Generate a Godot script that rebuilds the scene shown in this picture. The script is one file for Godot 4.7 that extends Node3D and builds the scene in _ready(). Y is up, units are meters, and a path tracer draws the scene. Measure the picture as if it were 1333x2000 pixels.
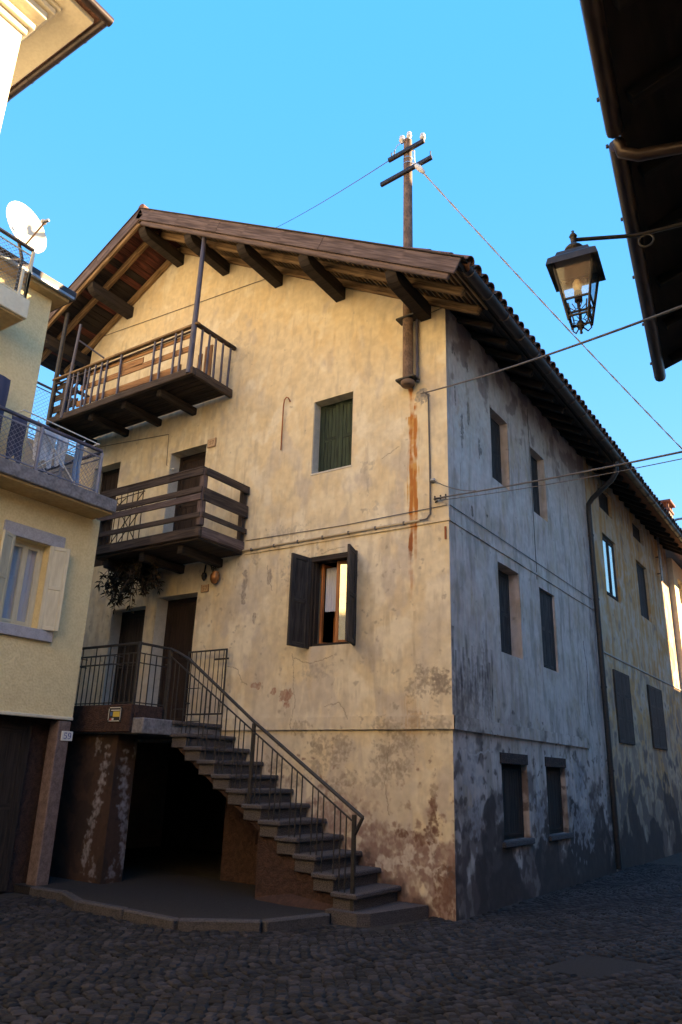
extends Node3D
# An old plastered corner house in a narrow mountain-town square, late afternoon: the low sun passes over the roofs
# and strikes the cream house behind the camera, whose glow lights the shaded gable.

var M := {}
var rng := RandomNumberGenerator.new()
var taken := {}
const RIDGE_X := -6.18
const RIDGE_Y := 12.31
const SLOPE := 0.578

func _ready():
	rng.seed = 7
	setup_view()
	make_materials()
	build_ground()
	build_main_house()
	build_row_house()
	build_far_house()
	build_left_house()
	build_tall_left_house()
	build_right_house()
	build_surroundings()
	build_staircase()
	build_pole_and_cables()
	build_lantern()
	build_small_things()

# ---------------------------------------------------------------- camera, sky, sun, exposure
func setup_view():
	var cam := Camera3D.new()
	cam.name = "camera"
	cam.fov = 68.33
	cam.near = 0.05
	cam.far = 500.0
	cam.position = Vector3(4.42, 1.6, 9.09)
	cam.basis = Basis(Vector3.UP, 0.60283) * Basis(Vector3.RIGHT, 0.3332) * Basis(Vector3.BACK, 0.03138)
	add_child(cam)
	cam.current = true
	var env := Environment.new()
	env.background_mode = Environment.BG_SKY
	var sm := ProceduralSkyMaterial.new()
	sm.sky_top_color = Color(0.21, 0.455, 0.68)
	sm.sky_horizon_color = Color(0.50, 0.63, 0.68)
	sm.sky_curve = 0.22
	sm.ground_bottom_color = Color(0.10, 0.09, 0.08)
	sm.ground_horizon_color = Color(0.30, 0.33, 0.34)
	sm.sun_angle_max = 0.0
	sm.energy_multiplier = 0.60
	var sky := Sky.new()
	sky.sky_material = sm
	env.sky = sky
	env.tonemap_mode = Environment.TONE_MAPPER_LINEAR
	env.tonemap_exposure = 6.0
	env.sdfgi_enabled = true
	env.ssao_enabled = true
	env.ssil_enabled = true
	var we := WorldEnvironment.new()
	we.name = "daylight"
	we.environment = env
	add_child(we)
	var sun := DirectionalLight3D.new()
	sun.name = "sun"
	sun.light_energy = 1.6
	sun.light_color = Color(1.0, 0.87, 0.68)
	sun.light_angular_distance = 0.5
	sun.shadow_enabled = true
	var s := Vector3(0.67, 0.4226, -0.61).normalized()
	sun.basis = Basis.looking_at(-s, Vector3.UP)
	add_child(sun)

# ---------------------------------------------------------------- object helpers
func numbered(called: String) -> String:
	if not taken.has(called):
		taken[called] = 0
		return called
	taken[called] += 1
	return "%s_%03d" % [called, taken[called]]

func tag(o: Node, label: String, category: String, group := ""):
	o.set_meta("label", label)
	o.set_meta("category", category)
	if group != "":
		o.set_meta("group", group)

func thing(called: String, label: String, category: String, at := Vector3.ZERO, group := "") -> Node3D:
	var o := Node3D.new()
	o.name = numbered(called)
	add_child(o)
	o.position = at
	tag(o, label, category, group)
	return o

func node_of(mesh: Mesh, called: String, mat: Material, parent: Node, label := "") -> MeshInstance3D:
	var o := MeshInstance3D.new()
	o.name = called if parent != self else numbered(called)
	o.mesh = mesh
	o.material_override = mat
	parent.add_child(o, true)
	if label != "" and parent != self:
		o.set_meta("label", label)
	return o

func done(st: SurfaceTool, called: String, mat: Material, parent: Node, label := "") -> MeshInstance3D:
	st.generate_normals()
	return node_of(st.commit(), called, mat, parent, label)

func begin() -> SurfaceTool:
	var st := SurfaceTool.new()
	st.begin(Mesh.PRIMITIVE_TRIANGLES)
	st.set_smooth_group(-1)
	return st

func quad(st: SurfaceTool, a: Vector3, b: Vector3, c: Vector3, d: Vector3, ua := Vector2.ZERO, ub := Vector2.ZERO, uc := Vector2.ZERO, ud := Vector2.ZERO):
	# a b c d clockwise seen from the front
	st.set_uv(ua); st.add_vertex(a)
	st.set_uv(ub); st.add_vertex(b)
	st.set_uv(uc); st.add_vertex(c)
	st.set_uv(ua); st.add_vertex(a)
	st.set_uv(uc); st.add_vertex(c)
	st.set_uv(ud); st.add_vertex(d)

func face(st: SurfaceTool, pts: Array, outward: Vector3, uvs: Array = []):
	# planar convex face, turned so that it fronts outward
	var n: Vector3 = (pts[1] - pts[0]).cross(pts[2] - pts[0])
	var flip := n.dot(outward) > 0.0
	for i in range(1, pts.size() - 1):
		var o := [0, i + 1, i] if flip else [0, i, i + 1]
		for k in o:
			st.set_uv(uvs[k] if uvs.size() > k else Vector2(pts[k].x + pts[k].z, pts[k].y))
			st.add_vertex(pts[k])

# a box with bevelled edges; the texture runs along its longest side
func cbox(st: SurfaceTool, xf: Transform3D, size: Vector3, bevel := 0.006, uvo := Vector2(-1, -1)):
	var h := size * 0.5
	var b := minf(bevel, minf(h.x, minf(h.y, h.z)) * 0.45)
	var la := 0
	if size.y > size[la]: la = 1
	if size.z > size[la]: la = 2
	if uvo.x < 0.0: uvo = Vector2(rng.randf() * 7.0, rng.randf() * 7.0)
	for ax in 3:
		var i := (ax + 1) % 3
		var j := (ax + 2) % 3
		for s in [-1.0, 1.0]:
			var p := []
			var uv := []
			for q in [[-1, -1], [1, -1], [1, 1], [-1, 1]]:
				var v := Vector3.ZERO
				v[ax] = s * h[ax]
				v[i] = q[0] * (h[i] - b)
				v[j] = q[1] * (h[j] - b)
				p.append(xf * v)
				uv.append(uvo + (Vector2(v[i], v[j]) if la == i else Vector2(v[j], v[i])))
			var o := Vector3.ZERO
			o[ax] = s
			face(st, p, xf.basis * o, uv)
	if b <= 0.0: return
	for ax in 3:
		var i := (ax + 1) % 3
		var j := (ax + 2) % 3
		for si in [-1.0, 1.0]:
			for sj in [-1.0, 1.0]:
				var p := []
				var uv := []
				for q in [[-1, 0], [1, 0], [1, 1], [-1, 1]]:
					var v := Vector3.ZERO
					v[ax] = q[0] * (h[ax] - b)
					v[i] = si * (h[i] - (b if q[1] == 1 else 0.0))
					v[j] = sj * (h[j] - (0.0 if q[1] == 1 else b))
					p.append(xf * v)
					uv.append(uvo + (Vector2(v[ax], v[i]) if la == ax else Vector2(v[i] + v[j], v[ax])))
				var o := Vector3.ZERO
				o[i] = si
				o[j] = sj
				face(st, p, xf.basis * o, uv)
	for sx in [-1.0, 1.0]:
		for sy in [-1.0, 1.0]:
			for sz in [-1.0, 1.0]:
				var p := [xf * Vector3(sx * h.x, sy * (h.y - b), sz * (h.z - b)), xf * Vector3(sx * (h.x - b), sy * h.y, sz * (h.z - b)), xf * Vector3(sx * (h.x - b), sy * (h.y - b), sz * h.z)]
				face(st, p, xf.basis * Vector3(sx, sy, sz), [uvo, uvo, uvo])

func box_at(st: SurfaceTool, lo: Vector3, hi: Vector3, bevel := 0.006):
	cbox(st, Transform3D(Basis.IDENTITY, (lo + hi) * 0.5), (hi - lo).abs(), bevel)

func bar_xf(a: Vector3, b: Vector3, up := Vector3.UP) -> Transform3D:
	# local x runs from a to b, local y close to up
	var x := (b - a).normalized()
	var z := x.cross(up).normalized()
	if z.length() < 0.5: z = x.cross(Vector3.BACK).normalized()
	return Transform3D(Basis(x, z.cross(x), z), (a + b) * 0.5)

# one bevelled board or beam from a to b as a part
func beam(called: String, parent: Node, a: Vector3, b: Vector3, hgt: float, wid: float, mat: Material, up := Vector3.UP, bevel := 0.006, label := "") -> MeshInstance3D:
	var st := begin()
	cbox(st, bar_xf(a, b, up), Vector3((b - a).length(), hgt, wid), bevel)
	return done(st, called, mat, parent, label)

func block(called: String, parent: Node, lo: Vector3, hi: Vector3, mat: Material, bevel := 0.006, label := "") -> MeshInstance3D:
	var st := begin()
	box_at(st, lo, hi, bevel)
	return done(st, called, mat, parent, label)

func tube(st: SurfaceTool, pts: Array, radius, sides := 10, caps := true):
	st.set_smooth_group(0)
	var n := pts.size()
	var rings := []
	var fr := Vector3.ZERO
	var run := 0.0
	for i in n:
		var d: Vector3 = (pts[mini(i + 1, n - 1)] - pts[maxi(i - 1, 0)]).normalized()
		if fr == Vector3.ZERO:
			fr = d.cross(Vector3.UP)
			if fr.length() < 0.1: fr = d.cross(Vector3.RIGHT)
		fr = (fr - d * fr.dot(d)).normalized()
		var g := d.cross(fr)
		var r: float = radius[i] if radius is Array else radius
		if i > 0: run += (pts[i] - pts[i - 1]).length()
		var ring := []
		for k in sides + 1:
			var a := TAU * k / sides
			ring.append([pts[i] + (fr * cos(a) + g * sin(a)) * r, Vector2(run, r * a)])
		rings.append(ring)
	for i in n - 1:
		for k in sides:
			var p: Array = [rings[i][k], rings[i + 1][k], rings[i + 1][k + 1], rings[i][k + 1]]
			quad(st, p[0][0], p[3][0], p[2][0], p[1][0], p[0][1], p[3][1], p[2][1], p[1][1])
	st.set_smooth_group(-1)
	if caps:
		for e in [0, n - 1]:
			var c: Vector3 = pts[e]
			for k in sides:
				var a: Vector3 = rings[e][k][0]
				var b: Vector3 = rings[e][k + 1][0]
				var o: Vector3 = c - pts[1 if e == 0 else n - 2]
				face(st, [c, a, b], o)

func rod(called: String, parent: Node, pts: Array, radius, mat: Material, sides := 8, label := "") -> MeshInstance3D:
	var st := begin()
	tube(st, pts, radius, sides)
	return done(st, called, mat, parent, label)

func lathe(st: SurfaceTool, at: Vector3, prof: Array, sides := 16, ax := Vector3.UP):
	st.set_smooth_group(0)
	var x := ax.cross(Vector3.RIGHT)
	if x.length() < 0.2: x = ax.cross(Vector3.BACK)
	x = x.normalized()
	var z := ax.cross(x)
	for i in prof.size() - 1:
		for k in sides:
			var p := []
			for q in [[i, k], [i, k + 1], [i + 1, k + 1], [i + 1, k]]:
				var a: float = TAU * q[1] / sides
				p.append(at + ax * prof[q[0]].y + (x * cos(a) + z * sin(a)) * prof[q[0]].x)
			if prof[i].x < 0.0001:
				face(st, [p[0], p[2], p[3]], (p[2] + p[3]) * 0.5 - at - ax * (prof[i].y + prof[i + 1].y) * 0.5 - ax * 0.001)
			elif prof[i + 1].x < 0.0001:
				face(st, [p[0], p[1], p[2]], (p[0] + p[1]) * 0.5 - at - ax * (prof[i].y + prof[i + 1].y) * 0.5 + ax * 0.001)
			else:
				quad(st, p[0], p[3], p[2], p[1])
	st.set_smooth_group(-1)

# upright slab over an outline in the x-z plane
func prism(st: SurfaceTool, outline: Array, y0: float, y1: float):
	var c := Vector2.ZERO
	for p in outline: c += p
	c /= outline.size()
	for i in outline.size():
		var p: Vector2 = outline[i]
		var q: Vector2 = outline[(i + 1) % outline.size()]
		var m := (p + q) * 0.5 - c
		var w := (q - p).length()
		face(st, [Vector3(p.x, y0, p.y), Vector3(q.x, y0, q.y), Vector3(q.x, y1, q.y), Vector3(p.x, y1, p.y)], Vector3(m.x, 0, m.y), [Vector2(0, y0), Vector2(w, y0), Vector2(w, y1), Vector2(0, y1)])
		for y in [y0, y1]:
			face(st, [Vector3(c.x, y, c.y), Vector3(p.x, y, p.y), Vector3(q.x, y, q.y)], Vector3(0, 1 if y == y1 else -1, 0), [c, p, q])

# a plane wall with openings: u along U, v along V, n outward; each hole [u0, u1, v0, v1, depth]
var wobble := FastNoiseLite.new()
func wall(st: SurfaceTool, o: Vector3, U: Vector3, V: Vector3, n: Vector3, lim: Array, holes: Array, tex: Array, step := 0.45, amp := 0.012):
	var us := [lim[0], lim[1]]
	var vs := [lim[2], lim[3]]
	for h in holes:
		us.append_array([h[0], h[1]])
		vs.append_array([h[2], h[3]])
	us = fill_steps(us, lim[0], lim[1], step)
	vs = fill_steps(vs, lim[2], lim[3], step)
	var at := func(u: float, v: float, d: float) -> Vector3:
		var e := minf(minf(u - lim[0], lim[1] - u), minf(v - lim[2], lim[3] - v))
		var k := clampf(e / 0.4, 0.0, 1.0)
		return o + U * u + V * v + n * (wobble.get_noise_2d(u * 60.0 + o.z * 31.0, v * 60.0) * amp * k - d)
	var uvof := func(u: float, v: float) -> Vector2:
		return Vector2((u - tex[0]) / (tex[1] - tex[0]), minf(1.0 - (v - tex[2]) / (tex[3] - tex[2]), 0.9985))
	for i in us.size() - 1:
		for j in vs.size() - 1:
			var mu: float = (us[i] + us[i + 1]) * 0.5
			var mv: float = (vs[j] + vs[j + 1]) * 0.5
			var inside := false
			for h in holes:
				if mu > h[0] and mu < h[1] and mv > h[2] and mv < h[3]:
					inside = true
			if inside: continue
			var c := [[us[i], vs[j]], [us[i], vs[j + 1]], [us[i + 1], vs[j + 1]], [us[i + 1], vs[j]]]
			var p := []
			var uv := []
			for q in c:
				p.append(at.call(q[0], q[1], 0.0))
				uv.append(uvof.call(q[0], q[1]))
			face(st, p, n, uv)
	for h in holes:
		var d: float = h[4]
		var cu: float = (h[0] + h[1]) * 0.5
		var cv: float = (h[2] + h[3]) * 0.5
		for e in [[h[0], h[2], h[0], h[3]], [h[1], h[2], h[1], h[3]], [h[0], h[3], h[1], h[3]], [h[0], h[2], h[1], h[2]]]:
			var p0: Vector3 = at.call(e[0], e[1], 0.0)
			var p1: Vector3 = at.call(e[2], e[3], 0.0)
			var q0: Vector3 = o + U * e[0] + V * e[1] - n * d
			var q1: Vector3 = o + U * e[2] + V * e[3] - n * d
			var inward: Vector3 = U * (cu - (e[0] + e[2]) * 0.5) + V * (cv - (e[1] + e[3]) * 0.5)
			var side := Vector2(d, 0) if e[0] == e[2] else Vector2(0, d)
			var sg := Vector2(signf((e[0] + e[2]) * 0.5 - cu), signf((e[1] + e[3]) * 0.5 - cv))
			var ua: Vector2 = uvof.call(e[0], e[1])
			var ub: Vector2 = uvof.call(e[2], e[3])
			var sh := Vector2(side.x / (tex[1] - tex[0]) * sg.x, -side.y / (tex[3] - tex[2]) * sg.y)
			face(st, [p0, p1, q1, q0], inward, [ua, ub, ub + sh, ua + sh])

func fill_steps(a: Array, lo: float, hi: float, step: float) -> Array:
	var s := []
	for v in a:
		if v >= lo - 1e-5 and v <= hi + 1e-5: s.append(v)
	s.sort()
	var out := [s[0]]
	for i in range(1, s.size()):
		var g: float = s[i] - s[i - 1]
		if g < 1e-4: continue
		var k := maxi(1, int(ceil(g / step)))
		for m in k:
			out.append(s[i - 1] + g * (m + 1) / k)
	return out

# ---------------------------------------------------------------- materials
class Canvas:
	var w: int
	var h: int
	var u0: float
	var u1: float
	var v0: float
	var v1: float
	var R := PackedFloat32Array()
	var G := PackedFloat32Array()
	var B := PackedFloat32Array()
	var D := PackedFloat32Array()
	var edge := FastNoiseLite.new()
	func _init(px_per_m: float, a: float, b: float, c: float, d: float, base: Color):
		u0 = a; u1 = b; v0 = c; v1 = d
		w = int((b - a) * px_per_m)
		h = int((d - c) * px_per_m)
		for p in 3:
			var f := PackedFloat32Array()
			f.resize(w * h)
			f.fill([base.r, base.g, base.b][p])
			if p == 0: R = f
			elif p == 1: G = f
			else: B = f
		D.resize(w * h)
		D.fill(0.5)
		edge.seed = 91
		edge.frequency = 1.0
		edge.fractal_octaves = 4
	func bytes(freq: float, sd: int, oct: int, sx: float, sy: float) -> PackedByteArray:
		var n := FastNoiseLite.new()
		n.seed = sd
		n.frequency = freq
		n.fractal_octaves = oct
		var im := n.get_image(maxi(4, int(w / sx)), maxi(4, int(h / sy)))
		im.resize(w, h, Image.INTERPOLATE_CUBIC)
		return im.get_data()
	# colour where the noise passes lo..hi; rows can shift the threshold (bias, in noise steps)
	func layer(b: PackedByteArray, lo: float, hi: float, c: Color, k: float, depth := 0.0, bias = null):
		var lut := PackedFloat32Array()
		lut.resize(768)
		for i in 768: lut[i] = k * smoothstep(lo, hi, float(i - 256))
		var i := 0
		for y in h:
			var s := 256
			if bias != null: s = 256 + int(bias.call(v1 - (y + 0.5) / h * (v1 - v0)))
			s = clampi(s, 0, 512)
			for x in w:
				var t := lut[b[i] + s]
				if t > 0.003:
					R[i] += (c.r - R[i]) * t
					G[i] += (c.g - G[i]) * t
					B[i] += (c.b - B[i]) * t
					D[i] += depth * t
				i += 1
	func mult(b: PackedByteArray, lo: float, hi: float, depth: float):
		for i in w * h:
			var t := lo + (hi - lo) * b[i] / 255.0
			R[i] *= t
			G[i] *= t
			B[i] *= t
			D[i] += depth * (b[i] / 255.0 - 0.5)
	# an irregular patch with an outline of its own
	func blob(u: float, v: float, ru: float, rv: float, c: Color, k: float, rough := 0.5, fr := 3.0, soft := 0.12, depth := 0.0):
		fr *= 1.4
		var big := 1.0 + rough
		var xa := clampi(int((u - ru * big - u0) / (u1 - u0) * w), 0, w)
		var xb := clampi(int((u + ru * big - u0) / (u1 - u0) * w), 0, w)
		var ya := clampi(int((v1 - v - rv * big) / (v1 - v0) * h), 0, h)
		var yb := clampi(int((v1 - v + rv * big) / (v1 - v0) * h), 0, h)
		for y in range(ya, yb):
			for x in range(xa, xb):
				var pu := u0 + (x + 0.5) / w * (u1 - u0)
				var pv := v1 - (y + 0.5) / h * (v1 - v0)
				var d := Vector2((pu - u) / ru, (pv - v) / rv).length()
				d += rough * 1.6 * edge.get_noise_2d(pu * fr + u * 13.0, pv * fr)
				var t := k * smoothstep(1.0, 1.0 - soft, d)
				if t > 0.003:
					t *= clampf(0.78 + 0.75 * edge.get_noise_2d(pu * 17.0 + 5.0, pv * 11.0), 0.15, 1.0)
					var i := y * w + x
					R[i] += (c.r - R[i]) * t
					G[i] += (c.g - G[i]) * t
					B[i] += (c.b - B[i]) * t
					D[i] += depth * t
	# a run of rust or soot down the wall, broken by noise
	func drip(u: float, vt: float, vb: float, wid: float, c: Color, k: float, sd := 0.0):
		var xa := clampi(int((u - wid * 3.0 - u0) / (u1 - u0) * w), 0, w)
		var xb := clampi(int((u + wid * 3.0 - u0) / (u1 - u0) * w), 0, w)
		var ya := clampi(int((v1 - vt) / (v1 - v0) * h), 0, h)
		var yb := clampi(int((v1 - vb) / (v1 - v0) * h), 0, h)
		for y in range(ya, yb):
			var pv := v1 - (y + 0.5) / h * (v1 - v0)
			var f := (vt - pv) / (vt - vb)
			var off := edge.get_noise_2d(sd, pv * 1.7) * wid * 0.7
			var kk := k * (0.55 + 1.1 * edge.get_noise_2d(sd + 40.0, pv * 2.3)) * smoothstep(1.0, 0.6, f)
			for x in range(xa, xb):
				var pu := u0 + (x + 0.5) / w * (u1 - u0)
				var t := clampf(kk * smoothstep(1.0, 0.2, absf(pu - u - off) / wid + 0.9 * edge.get_noise_2d(pu * 22.0 + sd, pv * 1.2)), 0.0, 1.0)
				if t > 0.003:
					var i := y * w + x
					R[i] += (c.r - R[i]) * t
					G[i] += (c.g - G[i]) * t
					B[i] += (c.b - B[i]) * t
	func crack(pts: Array, wid: float, c: Color, k: float):
		for s in pts.size() - 1:
			var a: Vector2 = pts[s]
			var b: Vector2 = pts[s + 1]
			var n := maxi(2, int(a.distance_to(b) / (u1 - u0) * w * 2.0))
			for q in n:
				var p := a.lerp(b, float(q) / n)
				p += Vector2(edge.get_noise_2d(p.x * 5.0, p.y * 5.0), edge.get_noise_2d(p.y * 5.0, p.x * 5.0 + 50.0)) * 0.035
				var x := int((p.x - u0) / (u1 - u0) * w)
				var y := int((v1 - p.y) / (v1 - v0) * h)
				var r := 1 if wid > 0.015 else 0
				for yy in range(y, y + 1 + r):
					for xx in range(x, x + 1 + r):
						if xx >= 0 and yy >= 0 and xx < w and yy < h:
							var i := yy * w + xx
							R[i] += (c.r - R[i]) * k
							G[i] += (c.g - G[i]) * k
							B[i] += (c.b - B[i]) * k
							D[i] -= 0.25 * k
	func material(relief_cm: float, rough := 0.95) -> StandardMaterial3D:
		var lut := PackedByteArray()
		lut.resize(1025)
		for i in 1025: lut[i] = int(round(Color(i / 1024.0, 0, 0).linear_to_srgb().r * 255.0))
		var d := PackedByteArray()
		d.resize(w * h * 3)
		var e := PackedByteArray()
		e.resize(w * h)
		for i in w * h:
			d[i * 3] = lut[int(clampf(R[i], 0.0, 1.0) * 1024.0)]
			d[i * 3 + 1] = lut[int(clampf(G[i], 0.0, 1.0) * 1024.0)]
			d[i * 3 + 2] = lut[int(clampf(B[i], 0.0, 1.0) * 1024.0)]
			e[i] = int(clampf(D[i], 0.0, 1.0) * 255.0)
		var m := StandardMaterial3D.new()
		m.albedo_texture = ImageTexture.create_from_image(Image.create_from_data(w, h, false, Image.FORMAT_RGB8, d))
		m.roughness = rough
		m.heightmap_enabled = true
		m.heightmap_scale = relief_cm
		m.heightmap_texture = ImageTexture.create_from_image(Image.create_from_data(w, h, false, Image.FORMAT_L8, e))
		return m

func lin(r: float, g: float, b: float) -> Color:
	return Color(r, g, b)

func flat(c: Color, rough := 0.8, metal := 0.0) -> StandardMaterial3D:
	var m := StandardMaterial3D.new()
	m.albedo_color = c.linear_to_srgb()
	m.roughness = rough
	m.metallic = metal
	return m

func seam(freq: float, sd: int, oct: int, w: int, h: int) -> Image:
	var n := FastNoiseLite.new()
	n.seed = sd
	n.frequency = freq
	n.fractal_octaves = oct
	return n.get_seamless_image(w, h)

# two-tone texture from stretched noise; used through UVs (wood: grain along u) or triplanar
func grained(a: Color, b: Color, sd: int, sx: int, sy: int, fine := 0.35, size := 256, tri := 0.0, rough := 0.9, relief := 0.3, metal := 0.0) -> StandardMaterial3D:
	var im := seam(0.03, sd, 4, maxi(8, size / sx), maxi(8, size / sy))
	im.resize(size, size, Image.INTERPOLATE_CUBIC)
	var n1 := im.get_data()
	var im2 := seam(0.12, sd + 5, 3, maxi(8, size / sx), maxi(8, size / sy))
	im2.resize(size, size, Image.INTERPOLATE_CUBIC)
	var n2 := im2.get_data()
	var d := PackedByteArray()
	d.resize(size * size * 3)
	var e := PackedByteArray()
	e.resize(size * size)
	for i in size * size:
		var t := clampf((n1[i] * (1.0 - fine) + n2[i] * fine) / 255.0, 0.0, 1.0)
		t = smoothstep(0.15, 0.85, t)
		var c := a.lerp(b, t).linear_to_srgb()
		d[i * 3] = int(c.r * 255.0)
		d[i * 3 + 1] = int(c.g * 255.0)
		d[i * 3 + 2] = int(c.b * 255.0)
		e[i] = int(t * 255.0)
	var m := StandardMaterial3D.new()
	m.albedo_texture = ImageTexture.create_from_image(Image.create_from_data(size, size, false, Image.FORMAT_RGB8, d))
	m.roughness = rough
	m.metallic = metal
	if relief > 0.0:
		m.heightmap_enabled = true
		m.heightmap_scale = relief
		m.heightmap_texture = ImageTexture.create_from_image(Image.create_from_data(size, size, false, Image.FORMAT_L8, e))
	if tri > 0.0:
		m.uv1_triplanar = true
		m.uv1_world_triplanar = true
		m.uv1_scale = Vector3.ONE * tri
	return m

func make_materials():
	wobble.seed = 3
	wobble.frequency = 0.012
	wobble.fractal_octaves = 3
	# wood: grain along u
	M.wood_black = grained(lin(0.012, 0.009, 0.008), lin(0.042, 0.030, 0.026), 1, 16, 1, 0.5)
	M.wood_soot = grained(lin(0.005, 0.004, 0.004), lin(0.016, 0.012, 0.011), 39, 16, 1, 0.5)
	M.wood_dark = grained(lin(0.026, 0.018, 0.016), lin(0.095, 0.068, 0.056), 2, 16, 1, 0.5)
	M.wood_verge = grained(lin(0.060, 0.040, 0.038), lin(0.170, 0.125, 0.120), 3, 16, 1, 0.5)
	M.wood_tan = grained(lin(0.09, 0.05, 0.022), lin(0.34, 0.22, 0.11), 4, 16, 1, 0.5)
	M.wood_red = grained(lin(0.055, 0.020, 0.014), lin(0.170, 0.050, 0.035), 5, 16, 1, 0.5)
	M.wood_board = grained(lin(0.20, 0.10, 0.045), lin(0.40, 0.22, 0.10), 6, 16, 1, 0.5)
	M.wood_orange = grained(lin(0.22, 0.075, 0.022), lin(0.42, 0.16, 0.05), 7, 12, 1, 0.4, 256, 0.0, 0.5)
	M.shutter_green = grained(lin(0.012, 0.022, 0.016), lin(0.045, 0.068, 0.045), 8, 12, 1, 0.5)
	M.shutter_dark = grained(lin(0.014, 0.013, 0.014), lin(0.060, 0.052, 0.050), 9, 12, 1, 0.6)
	M.door_dark = grained(lin(0.010, 0.006, 0.005), lin(0.036, 0.020, 0.016), 10, 12, 1, 0.5)
	M.cream_paint = grained(lin(0.56, 0.50, 0.36), lin(0.70, 0.64, 0.48), 11, 8, 1, 0.4, 256, 0.0, 0.6, 0.1)
	# metal
	M.iron = grained(lin(0.012, 0.012, 0.014), lin(0.035, 0.030, 0.030), 12, 1, 1, 0.5, 128, 3.0, 0.55, 0.1)
	M.iron_blue = grained(lin(0.055, 0.052, 0.085), lin(0.110, 0.105, 0.150), 13, 4, 1, 0.5, 128, 0.0, 0.5, 0.1)
	M.rail_blue = grained(lin(0.16, 0.17, 0.25), lin(0.26, 0.28, 0.36), 14, 4, 1, 0.5, 128, 0.0, 0.5, 0.1)
	M.galvanised = grained(lin(0.26, 0.27, 0.29), lin(0.42, 0.43, 0.45), 15, 1, 1, 0.5, 128, 3.0, 0.45, 0.1, 0.7)
	M.gutter_brown = grained(lin(0.034, 0.024, 0.022), lin(0.080, 0.056, 0.050), 16, 4, 1, 0.5, 128, 0.0, 0.35, 0.1, 0.3)
	M.gutter_dark = grained(lin(0.014, 0.010, 0.010), lin(0.045, 0.033, 0.032), 38, 4, 1, 0.5, 128, 0.0, 0.55, 0.1)
	M.pole_rust = grained(lin(0.10, 0.065, 0.048), lin(0.26, 0.17, 0.12), 17, 2, 1, 0.5, 256, 0.0, 0.8, 0.2)
	M.rust = flat(lin(0.30, 0.10, 0.04), 0.9)
	M.cable = flat(lin(0.11, 0.10, 0.10), 0.7)
	M.cable_pale = flat(lin(0.74, 0.72, 0.66), 0.6)
	M.kerb = grained(lin(0.030, 0.028, 0.030), lin(0.110, 0.100, 0.105), 36, 1, 1, 0.7, 256, 1.7, 0.9, 0.4)
	M.wood_lath = grained(lin(0.22, 0.14, 0.07), lin(0.46, 0.32, 0.18), 37, 16, 1, 0.5)
	M.conduit = grained(lin(0.34, 0.28, 0.19), lin(0.46, 0.39, 0.27), 18, 4, 1, 0.5, 128, 0.0, 0.8, 0.0)
	# mineral
	M.tile = grained(lin(0.10, 0.050, 0.035), lin(0.27, 0.130, 0.085), 19, 1, 1, 0.5, 256, 1.3, 0.95, 0.3)
	M.stone = grained(lin(0.022, 0.020, 0.023), lin(0.140, 0.126, 0.136), 20, 1, 1, 0.85, 256, 2.2, 0.9, 0.4)
	M.jamb = grained(lin(0.13, 0.092, 0.085), lin(0.24, 0.175, 0.16), 21, 1, 1, 0.5, 256, 1.0, 0.9, 0.3)
	M.lintel = grained(lin(0.34, 0.34, 0.39), lin(0.46, 0.46, 0.52), 22, 1, 1, 0.5, 256, 1.0, 0.85, 0.2)
	M.concrete = grained(lin(0.12, 0.115, 0.125), lin(0.26, 0.25, 0.27), 23, 1, 1, 0.5, 256, 0.6, 0.9, 0.3)
	M.cream = grained(lin(0.72, 0.59, 0.33), lin(0.84, 0.71, 0.42), 24, 1, 1, 0.6, 512, 0.35, 0.95, 0.5)
	M.cream_pale = grained(lin(0.66, 0.60, 0.46), lin(0.74, 0.68, 0.53), 25, 1, 1, 0.6, 256, 0.4, 0.9, 0.3)
	M.sunny = grained(lin(0.74, 0.63, 0.40), lin(0.85, 0.75, 0.52), 26, 1, 1, 0.5, 512, 0.2, 0.95, 0.4)
	M.dull = grained(lin(0.36, 0.33, 0.30), lin(0.48, 0.44, 0.40), 27, 1, 1, 0.5, 256, 0.2, 0.95, 0.4)
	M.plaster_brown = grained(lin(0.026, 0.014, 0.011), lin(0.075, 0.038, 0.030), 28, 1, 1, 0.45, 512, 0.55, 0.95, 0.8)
	M.reveal = grained(lin(0.52, 0.50, 0.46), lin(0.62, 0.60, 0.56), 29, 1, 1, 0.5, 256, 0.7, 0.9, 0.3)
	M.soffit = grained(lin(0.40, 0.28, 0.13), lin(0.52, 0.38, 0.19), 30, 1, 1, 0.5, 128, 0.7, 0.9, 0.2)
	M.earth = grained(lin(0.016, 0.014, 0.013), lin(0.045, 0.040, 0.038), 31, 1, 1, 0.5, 256, 0.8, 1.0, 0.5)
	M.asphalt = grained(lin(0.008, 0.007, 0.008), lin(0.026, 0.023, 0.025), 32, 1, 1, 0.8, 256, 1.5, 0.95, 0.5)
	M.interior = flat(lin(0.06, 0.05, 0.045), 0.9)
	# cloth, glass, small stuff
	M.white = grained(lin(0.66, 0.66, 0.64), lin(0.78, 0.78, 0.76), 33, 1, 1, 0.5, 128, 1.0, 0.6, 0.0)
	M.dish = grained(lin(0.62, 0.58, 0.48), lin(0.72, 0.68, 0.57), 34, 1, 1, 0.5, 128, 1.0, 0.5, 0.0)
	M.cloth_white = flat(lin(0.62, 0.66, 0.74), 0.95)
	M.cloth_blue = flat(lin(0.22, 0.32, 0.50), 0.95)
	M.cloth_dark = flat(lin(0.05, 0.06, 0.12), 0.95)
	M.curtain = flat(lin(0.50, 0.53, 0.66), 0.95)
	M.glass = StandardMaterial3D.new()
	M.glass.albedo_color = Color(0.8, 0.85, 0.88, 0.12)
	M.glass.transparency = BaseMaterial3D.TRANSPARENCY_ALPHA
	M.glass.roughness = 0.02
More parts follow.
